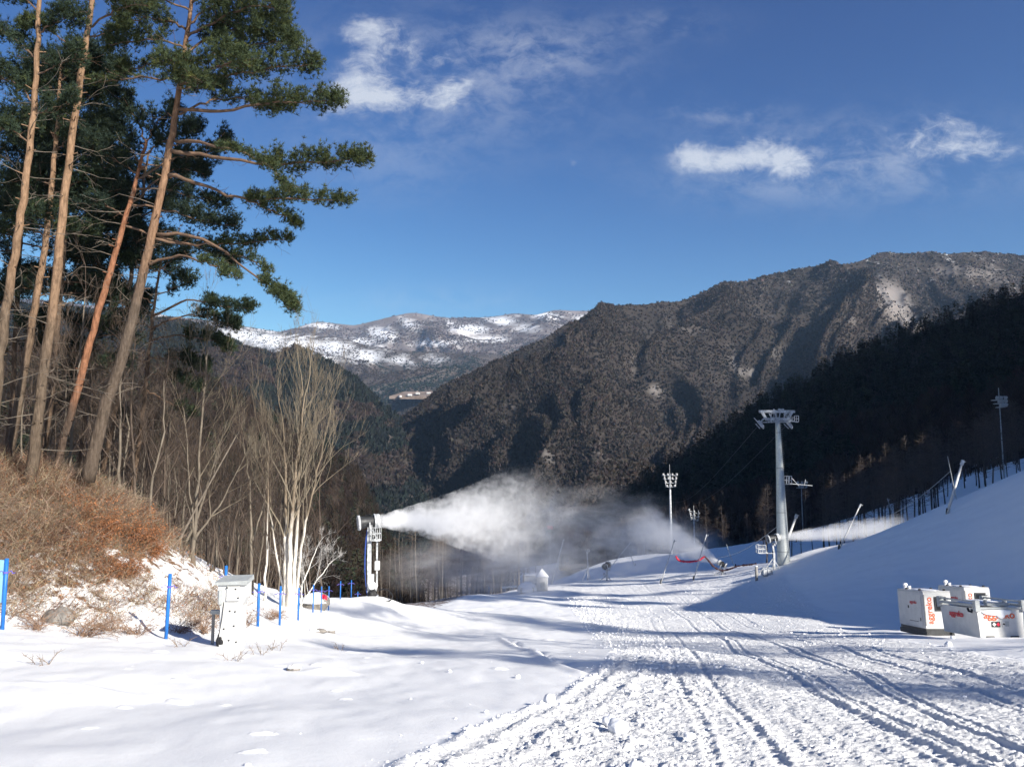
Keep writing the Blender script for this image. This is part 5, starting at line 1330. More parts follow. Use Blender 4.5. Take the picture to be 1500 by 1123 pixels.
def fan_gun_main():
    b = at(545, 881, 55); b[2] = Hd(b[0], 55) - .1
    e = empty('snow_gun', b, 'frosted fan snow gun on a tall mast, blowing the long white plume', 'snow gun')
    k = 55 / FOC
    def P(px, py, y=0.0): q = at(px, py, 55); return (q[0] - b[0], y, q[2] - b[2])
    m = MB(); m.bar(P(540.5, 872), P(541.5, 770), .26, .24); m.box(P(545, 874), (.75, .7, .22), bevel=.03); m.box((P(543, 855)[0], 0, P(543, 855)[2]), (.42, .4, 1.3), bevel=.03)
    m.build('mast', RIME, e)
    a = MB(); a.bar(P(552, 858), P(552.5, 790), .10); a.bar(P(549, 870), P(552, 856), .14); a.bar(P(552.5, 790), P(546, 775), .09)
    a.build('lift_arm', RIME, e)
    MB().box(P(552.5, 828), (.34, .3, .62), bevel=.04).build('control_box', OFFW, e)
    s_ = MB()
    for y in (-.35, .35):
        for (p, q) in (((545, 790), (557, 790)), ((545, 781), (557, 781)), ((546, 772), (557, 772)), ((557, 790), (557, 770)), ((546, 790), (546, 768)), ((551.5, 790), (551.5, 772))):
            s_.bar(P(*p, y), P(*q, y), .04)
    for q in ((557, 790), (557, 781), (557, 772), (546, 790)): s_.bar(P(*q, -.35), P(*q, .35), .04)
    s_.box(P(551, 791), (.6, .8, .06)); s_.build('service_platform', RIME, e)
    h = MB(); rr = np.random.default_rng(1)
    for i in range(2):
        pts = [P(538.5 - i * .5, 775, -.1 * i), P(536.5 - i, 800, -.15), P(535.5 - i * .8, 830, -.15), P(536.5, 855, -.15), P(539, 872, -.2), P(543, 879, -.25)]
        h.tube(smooth_path(pts, 22), .022, 6)
    h.build('hose', mat('blue_hose', (.03, .07, .30), .5), e, True)
    V, F = rough_ball(rr, (.27, .26, .22), 3, .5); V += np.array(P(547, 857, -.2)); mesh_np('snow_clump', V, F, SNOWM, True, e)
    V, F = rough_ball(rr, (.30, .28, .30), 3, .35); V += np.array(P(546, 869, -.28)); mesh_np('valve_body', V, F, BLACK, True, e)
    hd = P(540, 764); q0 = len(S.objects)
    before = set(e.children)
    gun_head(e, 1.0, 0, yaw=R(18), pitch=R(5))
    for o in set(e.children) - before:
        V = np.zeros(len(o.data.vertices) * 3, np.float32); o.data.vertices.foreach_get('co', V); V = V.reshape(-1, 3) + np.array(hd, np.float32); o.data.vertices.foreach_set('co', V.ravel()); o.data.update()
    return b, hd
GB, GH = fan_gun_main()
pts = [at(555, 864, 54.6), at(563, 862.5, 54.4), at(571, 866, 54.3), at(575, 873, 54.0), at(571, 879.5, 53.8), at(563, 881, 53.6)]
o = MB().tube(smooth_path([p for p in pts], 26), .045, 7).build('loose_hose', BLACK, None, True); tag(o, 'black hose curling in a loop on the snow at the mast foot', 'hose')

# ---------------------------------------------------------------- lift pylon
def pylon():
    Y = 96.0; b = at(1148, 829, Y); b[2] = Hd(b[0], Y) - .4
    e = empty('lift_pylon', b, 'tall tapering steel chairlift pylon with a cross head, on the crest of the shaded bank', 'pylon')
    def P(px, py, y=0.0): q = at(px, py, Y); return (q[0] - b[0], y, q[2] - b[2])
    top = P(1139, 612); 
    m = MB(); zs = np.linspace(0, 1, 15); pth = np.array([[top[0] * t, 0, top[2] * t] for t in zs]); rad = np.interp(zs, [0, .35, .7, 1], [.76, .58, .40, .27])
    m.tube(pth, rad, 28); m.build('shaft', GALV, e, True)
    fl = MB()
    for t in (.10, .36, .66, .90):
        c = np.array(top) * t; fl.ring(c, (top[0], 0, top[2]), float(np.interp(t, [0, .35, .7, 1], [.76, .58, .40, .27])) + .03, .09, .06, 26)
    for t in np.arange(.04, .98, .014):   # rungs of the climbing ladder up the sunny flank
        c = np.array(top) * t; r_ = float(np.interp(t, [0, .35, .7, 1], [.76, .58, .40, .27])); fl.bar(c + (r_ * .25, -r_ - .10, 0), c + (r_ * .25 + .3, -r_ - .10, 0), .03)
    fl.build('ladder', mat('ladder_steel', (.30, .32, .32), .5, .4), e)
    h = MB()
    h.bar(P(1112, 602.5), P(1164, 602.5), .34, .30); h.bar(P(1116, 603), P(1122, 613), .30, .28); h.bar(P(1160, 603), P(1154, 614), .30, .28)
    h.bar(P(1121, 614, .0), P(1158, 614, .0), .26, .26); h.bar(P(1135, 603), P(1137, 614), .1); h.bar(P(1143, 603), P(1141, 614), .1); h.box(P(1144, 600.5), (.6, .5, .35), bevel=.05); h.bar(P(1133, 599), P(1136, 602), .12)
    h.bar(P(1126, 604), P(1130, 612), .1); h.bar(P(1152, 604), P(1148, 612), .1)
    h.build('cross_head', RIME, e)
    pl = MB()
    for (x0, x1, yt, yb, yo) in ((1126, 1134, 606, 618, -.9), (1145, 1153, 606, 614, -.9), (1162, 1168, 609, 618, -.4), (1125, 1137, 612, 618, -1.0)):
        for yy in (yo,):
            pl.bar(P(x0, yt, yy), P(x1, yt, yy), .07); pl.bar(P(x0, yb, yy), P(x1, yb, yy), .09); pl.bar(P(x0, yt, yy), P(x0, yb, yy), .07); pl.bar(P(x1, yt, yy), P(x1, yb, yy), .07); pl.bar(P((x0 + x1) / 2, yt, yy), P((x0 + x1) / 2, yb, yy), .05); pl.bar(P(x0, (yt + yb) / 2, yy), P(x1, (yt + yb) / 2, yy), .05)
    for yy in (-1.1, 1.1): pl.bar(P(1120, 618, yy), P(1160, 617, yy), .08); pl.bar(P(1120, 613, yy), P(1160, 612, yy), .05)
    for x in (1120, 1127, 1134, 1143, 1151, 1160): pl.bar(P(x, 618, -1.1), P(x, 618, 1.1), .07)
    pl.build('work_platform', RIME, e)
    for side, x0, dx in ((-1, 1116, -7), (1, 1158, -8)):
        sh = MB(); a = P(x0, 616, 1.6); c = P(x0 + dx, 626, -1.9)
        sh.bar(a, c, .14, .22); sh.bar((a[0] - .25, a[1], a[2] - .3), (c[0] - .25, c[1], c[2] - .2), .08)
        for t in np.linspace(.03, .97, 8):
            w_ = np.array(a) * (1 - t) + np.array(c) * t + np.array([.16, 0, -.05]); sh.ring(w_, (1, 0, 0), .24, .09, .20, 14)
        for t in np.linspace(0, 1, 5):
            w_ = np.array(a) * (1 - t) + np.array(c) * t; sh.bar(w_, w_ + np.array([-.45, 0, .45]), .05)
        sh.bar(np.array(a) + (-.45, 0, .45), np.array(c) + (-.45, 0, .45), .05); sh.bar(np.array(P(x0 + dx / 2, 620)), np.array(P(x0 + 3, 613)), .16)
        sh.build('sheave_train', RIME, e)
    mp = MB()
    for yy in (-.5, .5):
        for (p, q) in (((1150, 709), (1157.5, 709)), ((1150, 697), (1157.5, 697)), ((1150, 703), (1157.5, 703)), ((1157.5, 709), (1157.5, 697)), ((1150.5, 709), (1150.5, 697)), ((1154, 709), (1154, 697))): mp.bar(P(*p, yy), P(*q, yy), .06)
    for q in ((1157.5, 709), (1157.5, 697), (1150.5, 709)): mp.bar(P(*q, -.5), P(*q, .5), .06)
    mp.bar(P(1157, 708), P(1190, 711), .06); mp.bar(P(1160, 700), P(1170, 711), .05); mp.bar(P(1178, 711), P(1180, 702), .05)
    mp.build('mid_platform', RIME, e)
    return e
pylon()
for i_, (p, q, lb) in enumerate([((1110, 624, 94.5), (985, 735, 330), 'haul rope leaving the left sheaves of the lift pylon down the valley'), ((1152, 623, 94.5), (1003, 738, 330), 'haul rope leaving the right sheaves of the lift pylon down the valley'),
                                 ((1142, 768, 97), (1040, 818, 125), 'slack cable running from the pylon foot down to the left'), ((1392, 690, 90), (1270, 765, 118), 'thin slack cable hanging behind the steepest lance pole')]):
    A = at(*p); B = at(*q); t = np.linspace(0, 1, 24)[:, None]; P = A + (B - A) * t; P[:, 2] -= np.sin(np.pi * t[:, 0]) * (1.0 if i_ > 1 else 3.0)
    tag(MB().tube(P, .022 if i_ < 2 else .03, 5).build('cable', GREY if i_ > 1 else STEELD, None), lb, 'cable')

# ---------------------------------------------------------------- snow lances (leaning poles)
def lance(base, top, Y, label, r=.07, brace=True, group=None, head=True, m_=None, dY=0.0):
    A = at(*base, Y); B = at(*top, Y + dY); A[2] = min(A[2], Hd(A[0], Y)) - .2
    e = empty('snow_lance', A, label, 'snow lance', group); D = B - A
    MB().tube([(0, 0, 0), D * .5, D], [r * 1.1, r, r * .8], 9).build('pole', m_ or OFFW, e, True)
    if head:
        u = unit(D); h = MB(); h.tube([D - u * .1, D + u * .35], [r * 1.35, r * 1.25], 10); h.segs([D + u * .1], [D + u * .1 + np.array([.32, -.05, .10])], [.03], [.03], 5); h.build('nozzle_head', RIME, e)
    if brace:
        MB().bar(D * .0, D * .0 + np.array([.12, 0, .75]), .14).build('base_bracket', STEELD, e)
lance((1386, 750), (1409, 679), 75, 'longest white lance pole leaning right on the shaded bank crest', r=.12)
lance((1228, 804), (1259, 742), 90, 'white lance pole leaning right where the bank meets the drifting spray', r=.075)
lance((1140, 812), (1166, 757), 99, 'stout white lance arm sticking out right behind the pylon', r=.15)
lance((967, 852), (987, 794), 107, 'thin white lance left of the red netting', r=.06)
lance((1015, 842), (1034, 786), 104, 'thin white lance crossing the red netting', r=.06)
lance((806, 833), (825, 792), 150, 'white lance pole half lost in the spray, nearest the small hut', r=.10)
lance((884, 832), (922, 796), 170, 'faint lance pole dim in the spray, leaning far right', r=.08)
lance((1314, 762), (1301, 733), 120, 'dull grey lance leaning left in front of the dark trees', r=.07, m_=GREY)
lance((1402, 700), (1388, 668), 105, 'dull thin pole leaning left behind the longest lance', r=.05, m_=GREY, head=False)
lance((1076, 812), (1064, 797), 130, 'short dull pole leaning left near the pylon', r=.05, m_=GREY, head=False)
lance((930, 822), (922, 808), 180, 'short dark pole leaning left in the thin spray', r=.08, m_=GREY, head=False)

# ---------------------------------------------------------------- floodlight towers
def light_tower(px, ybase, ytop, Y, hw, rows, label, r=.32, tilt=0.0, mast_above=6, m_=None):
    b = at(px, ybase, Y); t = at(px, ytop, Y); b[2] = min(b[2], Hd(b[0], Y)) - .3
    e = empty('floodlight_tower', b, label, 'floodlight tower'); h = t[2] - b[2]; k = Y / FOC
    MB().tube([(0, 0, 0), (0, 0, h * .5), (0, 0, h)], [r, r * .8, r * .55], 14).build('mast', m_ or RIME, e, True)
    g = MB()
    for i in range(rows):
        z = h - .4 - i * (5.4 * k); w = (hw - i * 1.6) * k; ty = -i * .25 - .3
        g.bar((-w, ty, z + tilt * w), (w, ty, z - tilt * w), .16)
        g.bar((-w, ty + 1.2, z + tilt * w), (w, ty + 1.2, z - tilt * w), .10)
        for s_ in (-1, 1): g.bar((s_ * w, ty, z - s_ * tilt * w), (s_ * w, ty + 1.2, z - s_ * tilt * w), .1)
    for s_ in (-1, 0, 1):
        w = hw * k * .8 * s_; g.bar((w, -.3, h + .2), (w * .8, -.3 - rows * .25, h - .4 - (rows - 1) * 5.4 * k), .12)
    g.bar((0, 0, h), (0, 0, h + mast_above * k), .08); g.build('lamp_rack', m_ or RIME, e)
    for i in range(rows):
        z = h - .4 - i * (5.4 * k); w = (hw - i * 1.6) * k; n = max(3, int(w / .45))
        l = MB()
        for x in np.linspace(-w * .9, w * .9, n): l.box((x, -i * .25 - .62, z + .32 - tilt * x), (.44, .3, .46), rot=Matrix.Rotation(R(25), 4, 'X'), bevel=.05)
        l.build('lamp_row', m_ or OFFW, e)
light_tower(983.5, 815, 694, 230, 11, 4, 'tall floodlight tower with a wide lamp rack, left of the pylon', r=.42, mast_above=14)
light_tower(1018, 822, 748, 250, 8, 3, 'shorter rimed floodlight tower right of the tall one', r=.30, tilt=.35, mast_above=8)
light_tower(944, 822, 780, 270, 6, 2, 'small distant floodlight tower veiled by spray', r=.3, mast_above=0)
light_tower(1471, 700, 582, 128, 7, 3, 'frosted lattice tower rising among the dark trees near the right edge', r=.11, mast_above=14, m_=GREY)
light_tower(1281, 760, 712, 175, 9, 1, 'low row of floodlights half hidden in the dark right wood', r=.18, mast_above=0, m_=STEELD)
light_tower(1177, 800, 706, 170, 7, 2, 'dim gantry tower behind the pylon, right of its mid platform', r=.12, mast_above=0, m_=GREY)

# ---------------------------------------------------------------- second gun with platform left of the pylon, and the others
def small_gun(px, ybase, ytop, Y, s, yaw, label, platform=False, m_=None, pitch=R(10)):
    b = at(px, ybase, Y); t = at(px, ytop, Y); b[2] = Hd(b[0], Y) - .15
    e = empty('snow_gun', b, label, 'snow gun', rz=0); h = t[2] - b[2]
    st = MB(); st.bar((0, 0, 0), (.05, 0, h * .55), .22); st.bar((.05, 0, h * .55), (-.1, 0, h - .7 * s), .18)
    st.bar((-1.0, .2, .1), (0, 0, h * .42), .12); st.bar((.7, -.2, .1), (0, 0, h * .35), .10); st.bar((.1, .9, .1), (0, 0, h * .4), .1)
    st.build('stand', RIME, e)
    before = set(e.children); gun_head(e, s, h, yaw, pitch)
    if platform:
        p = MB(); x0, x1 = -1.9, -1.0; z0, z1 = h * .55, h * .80
        for yy in (-.4, .4):
            for (a, c) in (((x0, z0), (x1 + .9, z0)), ((x0, z1), (x1, z1)), ((x0, (z0 + z1) / 2), (x1, (z0 + z1) / 2)), ((x0, z0), (x0, z1)), ((x1, z0), (x1, z1)), (((x0 + x1) / 2, z0), ((x0 + x1) / 2, z1))): p.bar((a[0], yy, a[1]), (c[0], yy, c[1]), .07)
        for x, z in ((x0, z0), (x0, z1), (x1, z0)): p.bar((x, -.4, z), (x, .4, z), .07)
        p.build('service_platform', RIME, e)
    return b + np.array([0, 0, h])
G2 = small_gun(1134, 831, 788, 95, .95, R(8), 'frosted snow gun on a braced stand with a railed platform, left of the pylon foot', True)
G3 = small_gun(1058, 838, 826, 105, .75, R(150), 'dark low snow gun at the end of the netting, blowing up and left', pitch=R(24))
small_gun(889, 856, 828, 122, 1.0, R(60), 'white snow gun on a stand in the middle of the spray')
small_gun(861, 856, 806, 150, .5, R(-50), 'thin forked hydrant stand left of the misty snow gun')
e = obj_on('pallet_crate', 1123, 834, 93, 'low frosted crate of valves at the foot of the pylon', 'crate')
m = MB(); m.box((0, 0, .35), (1.1, .9, .7), bevel=.03)
m.build('crate_body', RIME, e); m = MB()
for x in (-.45, 0, .45): m.bar((x, -.47, 0), (x, -.47, 1.0), .08)
m.bar((-.55, -.47, .95), (.55, -.47, .95), .08); m.bar((-1.2, -.3, 0), (-.5, -.47, .9), .08); m.build('rail', RIME, e)
e = obj_on('stub_post', 1108, 836, 92, 'short plain grey post left of the frosted crate', 'post'); MB().tube([(0, 0, -.2), (0, 0, 1.55)], [.16, .16], 10).build('shaft', WOODP, e, True); MB().tube([(0, 0, 1.55), (0, 0, 1.62)], [.17, .15], 10).build('cap', SNOWM, e, True)

# red and dark netting slung between the lances
def net(name, pts, Y, r, m_, label, lumps=.4):
    P = smooth_path([at(px, py, Y + d) for px, py, d in pts], 60); rr = np.random.default_rng(4)
    rad = r * (1 + rr.uniform(-lumps, lumps, 60))
    o = MB().tube(P, rad, 8, wob=.25, rng=rr).build(name, m_, None, True); tag(o, label, 'netting')
net('rolled_netting', [(990, 814, 0), (994, 820, 0), (1004, 822, 0), (1014, 822, -.5), (1024, 820, -.7), (1032, 814.5, -.8)], 105.5, .11, mat('red_net', (.50, .03, .06), .8, var=.4, scale=12), 'bright red bundled netting sagging between the thin lances')
net('rolled_netting', [(1032, 814.5, 0), (1038, 821, 0), (1045, 829, 0), (1056, 835, 0), (1068, 833.5, 0), (1080, 829, 0), (1095, 827, -.5), (1108, 825, -1)], 104.7, .10, mat('dark_net', (.055, .025, .03), .8, var=.5, scale=12), 'dark bundled netting sagging from the red part to the grey post')

# snow covered gear in the mist
def lump(name, px, py, Y, rad, label, cat, extra=None):
    e = obj_on(name, px, py, Y, label, cat); rr = np.random.default_rng(int(px))
    V, F = rough_ball(rr, rad, 3, .22, flat=-rad[2] * .2); V[:, 2] += rad[2] * .3; mesh_np('snow_cover', V, F, SNOWM, True, e)
    if extra: extra(e)
def ex1(e):
    MB().box((0, -.7, .45), (1.9, .9, .8), bevel=.12).build('machine_body', OFFW, e); MB().bar((-1.4, -.3, .9), (-3.4, -.6, .75), .5, .22).build('boom', RIME, e)
lump('snow_groomer', 772, 858, 112, (1.35, 1.5, 1.1), 'low snow buried machine with a boom pointing left, at the crest', 'machine', ex1)
def ex2(e):
    b = MB(); b.box((0, 0, .95), (1.5, 1.3, 2.1), bevel=.06); b.build('cabin', OFFW, e)
    v = np.array([[-.9, -.8, 1.95], [.9, -.8, 1.95], [.9, .8, 1.95], [-.9, .8, 1.95], [0, 0, 3.0]]); m = MB(); m.raw(v[:4], [[0, 3, 2, 1]]); m.raw(v, [[0, 1, 4], [1, 2, 4], [2, 3, 4], [3, 0, 4]]); m.build('peaked_roof', SNOWM, e)
    MB().box((.05, -.67, .75), (.6, .06, 1.1), bevel=.02).build('door', GREY, e)
e = obj_on('hut', 794, 856, 112, 'tiny white hut with a peaked snowy roof at the crest of the run', 'hut'); ex2(e)
e = obj_on('hut', 777, 850, 150, 'pale boxy shed faint in the spray behind the tiny hut', 'shed'); MB().box((0, 0, 1.6), (2.6, 2, 3.2), bevel=.08).build('walls', OFFW, e); MB().box((0, 0, 3.35), (3.0, 2.4, .3), bevel=.08).build('roof', SNOWM, e)
e = obj_on('sign_board', 806, 835, 172, 'small red board on posts seen through the spray', 'sign')
zt = at(806, 772, 172)[2] - e.location.z
MB().box((0, 0, zt), (1.2, .1, .8), bevel=.03).build('board', RED, e); MB().bar((0, .1, 0), (0, .1, zt), .08).build('pole', GREY, e)

# ---------------------------------------------------------------- generators and fuel tank
def text(body, size, loc, rot, m_, parent, name='lettering', depth=.006, squash=1.0, bold=.012):
    cu = bpy.data.curves.new(name, 'FONT'); cu.body = body; cu.size = size; cu.extrude = depth; cu.offset = bold; cu.align_x = 'CENTER'; cu.align_y = 'CENTER'
    t = bpy.data.objects.new(name, cu); COL.objects.link(t)
    bpy.context.view_layer.update()
    me = bpy.data.meshes.new_from_object(t.evaluated_get(bpy.context.evaluated_depsgraph_get()))
    COL.objects.unlink(t); bpy.data.objects.remove(t)
    me.materials.clear(); me.materials.append(m_)
    Mx = Matrix.Translation(loc) @ rot @ Matrix.Diagonal((squash, 1, 1, 1)); me.transform(Mx)
    o = bpy.data.objects.new(name, me); link(o, parent); return o
FRONT = Matrix.Rotation(R(90), 4, 'X')                       # faces -Y
LEFTF = Matrix.Rotation(R(-90), 4, 'Z') @ Matrix.Rotation(R(90), 4, 'X')   # faces -X
def generator(px, py, Y, label, rz, sc=1.0):
    b = at(px, py, Y); b[2] = Hd(b[0], Y)
    e = empty('generator', b, label, 'generator', 'white skid mounted generators'); e.rotation_euler = (R(-5.5), 0, rz); e.scale = (sc,) * 3
    W_, D_, H_ = 1.36, 2.75, 1.72; z0 = .30          # origin: front left bottom corner
    def C(x, y, z): return (x, y, z)
    m = MB(); m.box((W_ / 2, D_ / 2, z0 + H_ / 2), (W_, D_, H_), bevel=.035); m.build('body', WHITE, e)
    k = MB(); k.box((W_ / 2, D_ / 2, .14), (W_ - .06, D_ - .08, .36), bevel=.02)
    for x in (.08, W_ - .08): k.box((x, D_ / 2, .04), (.14, D_ + .10, .22), bevel=.015)
    k.build('skid_base', STEELD, e)
    r = MB(); r.box((W_ / 2, D_ / 2, z0 + H_ + .03), (W_ - .02, D_ - .04, .07), bevel=.02); r.build('roof', mat('roof_paint', (.52, .52, .51), .5, var=.06), e)
    s_ = MB(); rr = np.random.default_rng(6)
    V, F = rough_ball(rr, (.5, .9, .045), 3, .3); V += np.array([W_ * .45, D_ * .35, z0 + H_ + .08]); s_.raw(V, F); s_.build('snow_patch', SNOWM, e, True)
    c = MB(); 
    for (x, y) in ((.12, .5), (.12, 1.9), (W_ - .15, .3), (W_ - .15, 1.6)): c.box((x, y, z0 + H_ + .10), (.09, .12, .09), bevel=.01)
    c.build('lifting_lugs', BLACK, e)
    ex = MB(); ex.tube([(.28, D_ - .35, z0 + H_), (.28, D_ - .35, z0 + H_ + .22)], [.07, .07], 10); ex.tube([(.28, D_ - .35, z0 + H_ + .22), (.28, D_ - .40, z0 + H_ + .30)], [.10, .12], 10); ex.tube([(.5, D_ - .35, z0 + H_), (.5, D_ - .35, z0 + H_ + .2)], [.06, .08], 10)
    ex.build('exhaust', SNOWM, e, True)
    w = MB(); w.box((.82, -.012, z0 + H_ - .55), (.60, .05, .68), bevel=.02); w.build('window_frame', STEELD, e)
    wn = MB(); wn.box((.82, -.030, z0 + H_ - .55), (.48, .035, .56), bevel=.02); wn.build('window', GLASS, e)
    lt = MB(); lt.ring((1.2, -.02, z0 + H_ - .48), (0, 1, 0), .05, .05, .04, 12); lt.ring((1.2, -.02, z0 + H_ - .33), (0, 1, 0), .025, .05, .02, 10); lt.build('latch', GREY, e)
    g = MB()
    for i in range(26): g.box((.045, -.012, z0 + .18 + i * .056), (.05, .03, .026))
    g.build('vent_grille', STEELD, e)
    d = MB(); d.box((-.012, .95, z0 + H_ / 2), (.02, 1.5, H_ - .22), bevel=.006); d.build('side_door', mat('side_door_paint', (.57, .57, .555), .45, var=.06), e)
    h = MB(); h.box((-.03, 1.55, z0 + .95), (.03, .10, .13), bevel=.01); h.box((-.03, .35, z0 + .42), (.03, .06, .16), bevel=.01); h.bar((-.03, .6, z0 + .30), (-.03, 1.5, z0 + .30), .02); h.build('side_handle', STEELD, e)
    text('aggreko', .40, (.28, -.012, z0 + H_ * .50), FRONT @ Matrix.Rotation(R(90), 4, 'Z'), ORANGE, e, 'lettering', squash=1.0, bold=.002)
    text('aggreko', .23, (-.032, 1.0, z0 + H_ * .70), LEFTF, REDL, e, 'side_lettering', bold=.0)
    return e
generator(1357, 931, 40.0, 'white generator with a dark window, left of its twin and behind the fuel tank', R(-1))
generator(1418, 925.5, 43.2, 'twin white generator farther right, half hidden by the fuel tank', R(-1))
def tank():
    Y = 34.6; b = at(1436, 947, Y); b[2] = Hd(b[0], Y) + .02
    e = empty('fuel_tank', b, 'low white fuel tank with grey corner frame and snow on its lid, nearest the camera', 'fuel tank'); e.rotation_euler = (R(-5), 0, R(2))
    W_, D_, H_ = 1.95, 2.7, 1.18
    v = np.array([[0.04, 0, 0], [W_ - .04, 0, 0], [W_ - .04, D_, 0], [.04, D_, 0], [-.03, -.03, H_], [W_ + .03, -.03, H_], [W_ + .03, D_ + .03, H_], [-.03, D_ + .03, H_], [0.0, -.02, .80], [W_, -.02, .80], [W_, D_ + .02, .80], [0.0, D_ + .02, .80]])
    m = MB(); m.raw(v, [[0, 3, 2, 1], [4, 5, 6, 7]] + [[i, (i + 1) % 4, 8 + (i + 1) % 4, 8 + i] for i in range(4)] + [[8 + i, 8 + (i + 1) % 4, 4 + (i + 1) % 4, 4 + i] for i in range(4)]); m.build('body', WHITE, e)
    f = MB(); 
    for x in (-.02, W_ + .02):
        f.bar((x, -.03, H_ + .12), (x, D_ + .03, H_ + .12), .16, .10); f.bar((x, -.02, H_ + .28), (x, D_, H_ + .28), .07, .06)
        for y in (-.02, D_): f.box((x, y, H_ + .12), (.22, .22, .46), bevel=.02)
    f.bar((-.02, -.05, H_ + .03), (W_ + .02, -.05, H_ + .03), .10, .08); f.bar((-.02, D_, H_ + .03), (W_ + .02, D_, H_ + .03), .10, .08)
    f.build('corner_frame', GREY, e)
    V, F = rough_ball(np.random.default_rng(12), (W_ * .46, D_ * .46, .17), 3, .18, flat=-.02); V += np.array([W_ / 2, D_ / 2, H_ + .10]); mesh_np('snow_layer', V, F, SNOWM, True, e)
    h = MB(); h.box((W_ * .52, .35, H_ + .16), (1.0, .5, .14), bevel=.03); h.tube([(W_ * .3, .3, H_ + .1), (W_ * .3, .3, H_ + .34)], [.07, .07], 10); h.tube([(W_ * .75, .35, H_ + .1), (W_ * .75, .35, H_ + .3)], [.09, .09], 10); h.build('hatch', GREY, e)
    MB().tube([(-.12, .15, H_ - .05), (-.16, .1, H_ - .13), (-.2, .25, H_ - .1), (-.14, .4, H_ - .02)], .05, 8).build('hose_coupling', BLACK, e)
    sk = MB(); sk.box((.45, -.01, .03), (.36, .05, .09), bevel=.01); sk.box((W_ - .45, -.01, .03), (.36, .05, .09), bevel=.01); sk.build('fork_slot', BLACK, e)
    text('aggreko', .42, (W_ * .47, -.038, .92), FRONT, ORANGE, e, 'lettering', squash=1.0, bold=.004)
    text('aggreko', .33, (-.045, D_ * .55, .86), LEFTF, REDL, e, 'side_lettering', bold=.008)
    # snow plastered over the middle of the lettering
    V, F = rough_ball(np.random.default_rng(14), (.62, .05, .13), 3, .35); V += np.array([W_ * .45, -.05, 1.04]); mesh_np('blown_snow', V, F, SNOWM, True, e)
    V, F = rough_ball(np.random.default_rng(15), (.19, .05, .13), 3, .35); V += np.array([W_ * .50, -.05, .93]); mesh_np('blown_snow', V, F, SNOWM, True, e)
    p = MB().box((W_ * .38, -.03, .55), (.36, .02, .22), bevel=.003).build('placard', BLACK, e)
    def diamond(x, z, r, m_, par, y=-.048):
        mm = MB(); v = np.array([[x - r, y, z], [x, y, z - r], [x + r, y, z], [x, y, z + r], [x - r, y + .01, z], [x, y + .01, z - r], [x + r, y + .01, z], [x, y + .01, z + r]])
        mm.raw(v, [[0, 1, 2, 3], [7, 6, 5, 4], [0, 4, 5, 1], [1, 5, 6, 2], [2, 6, 7, 3], [3, 7, 4, 0]]); mm.build('symbol', m_, par)
    diamond(W_ * .38 - .085, .55, .085, OFFW, p); diamond(W_ * .38 + .09, .55, .085, RED, p)
    q = MB().box((W_ * .38 + .33, -.03, .56), (.12, .02, .20), bevel=.003).build('placard', OFFW, e); diamond(W_ * .38 + .33, .56, .05, BLACK, q)
    q = MB().box((W_ * .38 + .48, -.03, .57), (.16, .02, .20), bevel=.003).build('placard', GREY, e)
    return e
tank()

# ---------------------------------------------------------------- snow chunks lying on the run
chunks = [(806, 1030, .17, 'largest round snow chunk at the left edge of the churned run'), (893, 1058, .16, 'snow chunk pair member upper, in the middle of the churned strip'), (905, 1066, .19, 'broad snow chunk just below the middle of the churned strip'),
          (758, 994, .10, 'bright snow chunk alone on the smooth snow'), (688, 1076, .10, 'snow chunk at the lower left end of the berm'), (712, 1045, .06, 'small snow chunk on the berm with a long shadow'),
          (659, 987, .08, 'flat snow chunk on the smooth snow left of the lone bright one'), (618, 973, .07, 'small snow chunk farthest left on the smooth snow'), (1275, 921, .17, 'snow chunk on the edge of the run left of the generators'),
          (1396, 943, .16, 'snow chunk in front of the gap between generator and tank'), (1298, 931, .11, 'smaller snow chunk between the run and the generators'), (1390, 955, .2, 'broad low snow chunk before the fuel tank'),
          (960, 1010, .12, 'rounded snow chunk at the top of the churned strip'), (932, 1118, .13, 'snow chunk at the very bottom of the picture'), (1010, 1075, .12, 'snow chunk between the churned strip and the tracks')]
rc = np.random.default_rng(77)
for px, py, rad, lb in chunks:
    rad *= .66
    Y = row_to_y(py); x = at(px, py, Y)[0]
    V, F = rough_ball(rc, (rad * rc.uniform(.9, 1.25), rad * rc.uniform(.8, 1.1), rad * rc.uniform(.7, .95)), 3, .38); V[:, 2] += rad * .45
    o = mesh_np('snow_chunk', V, F, SNOWM, True); o.location = (x, Y, Hd(x, Y)); o.rotation_euler = (0, 0, rc.uniform(0, 6)); tag(o, lb, 'snow chunk')
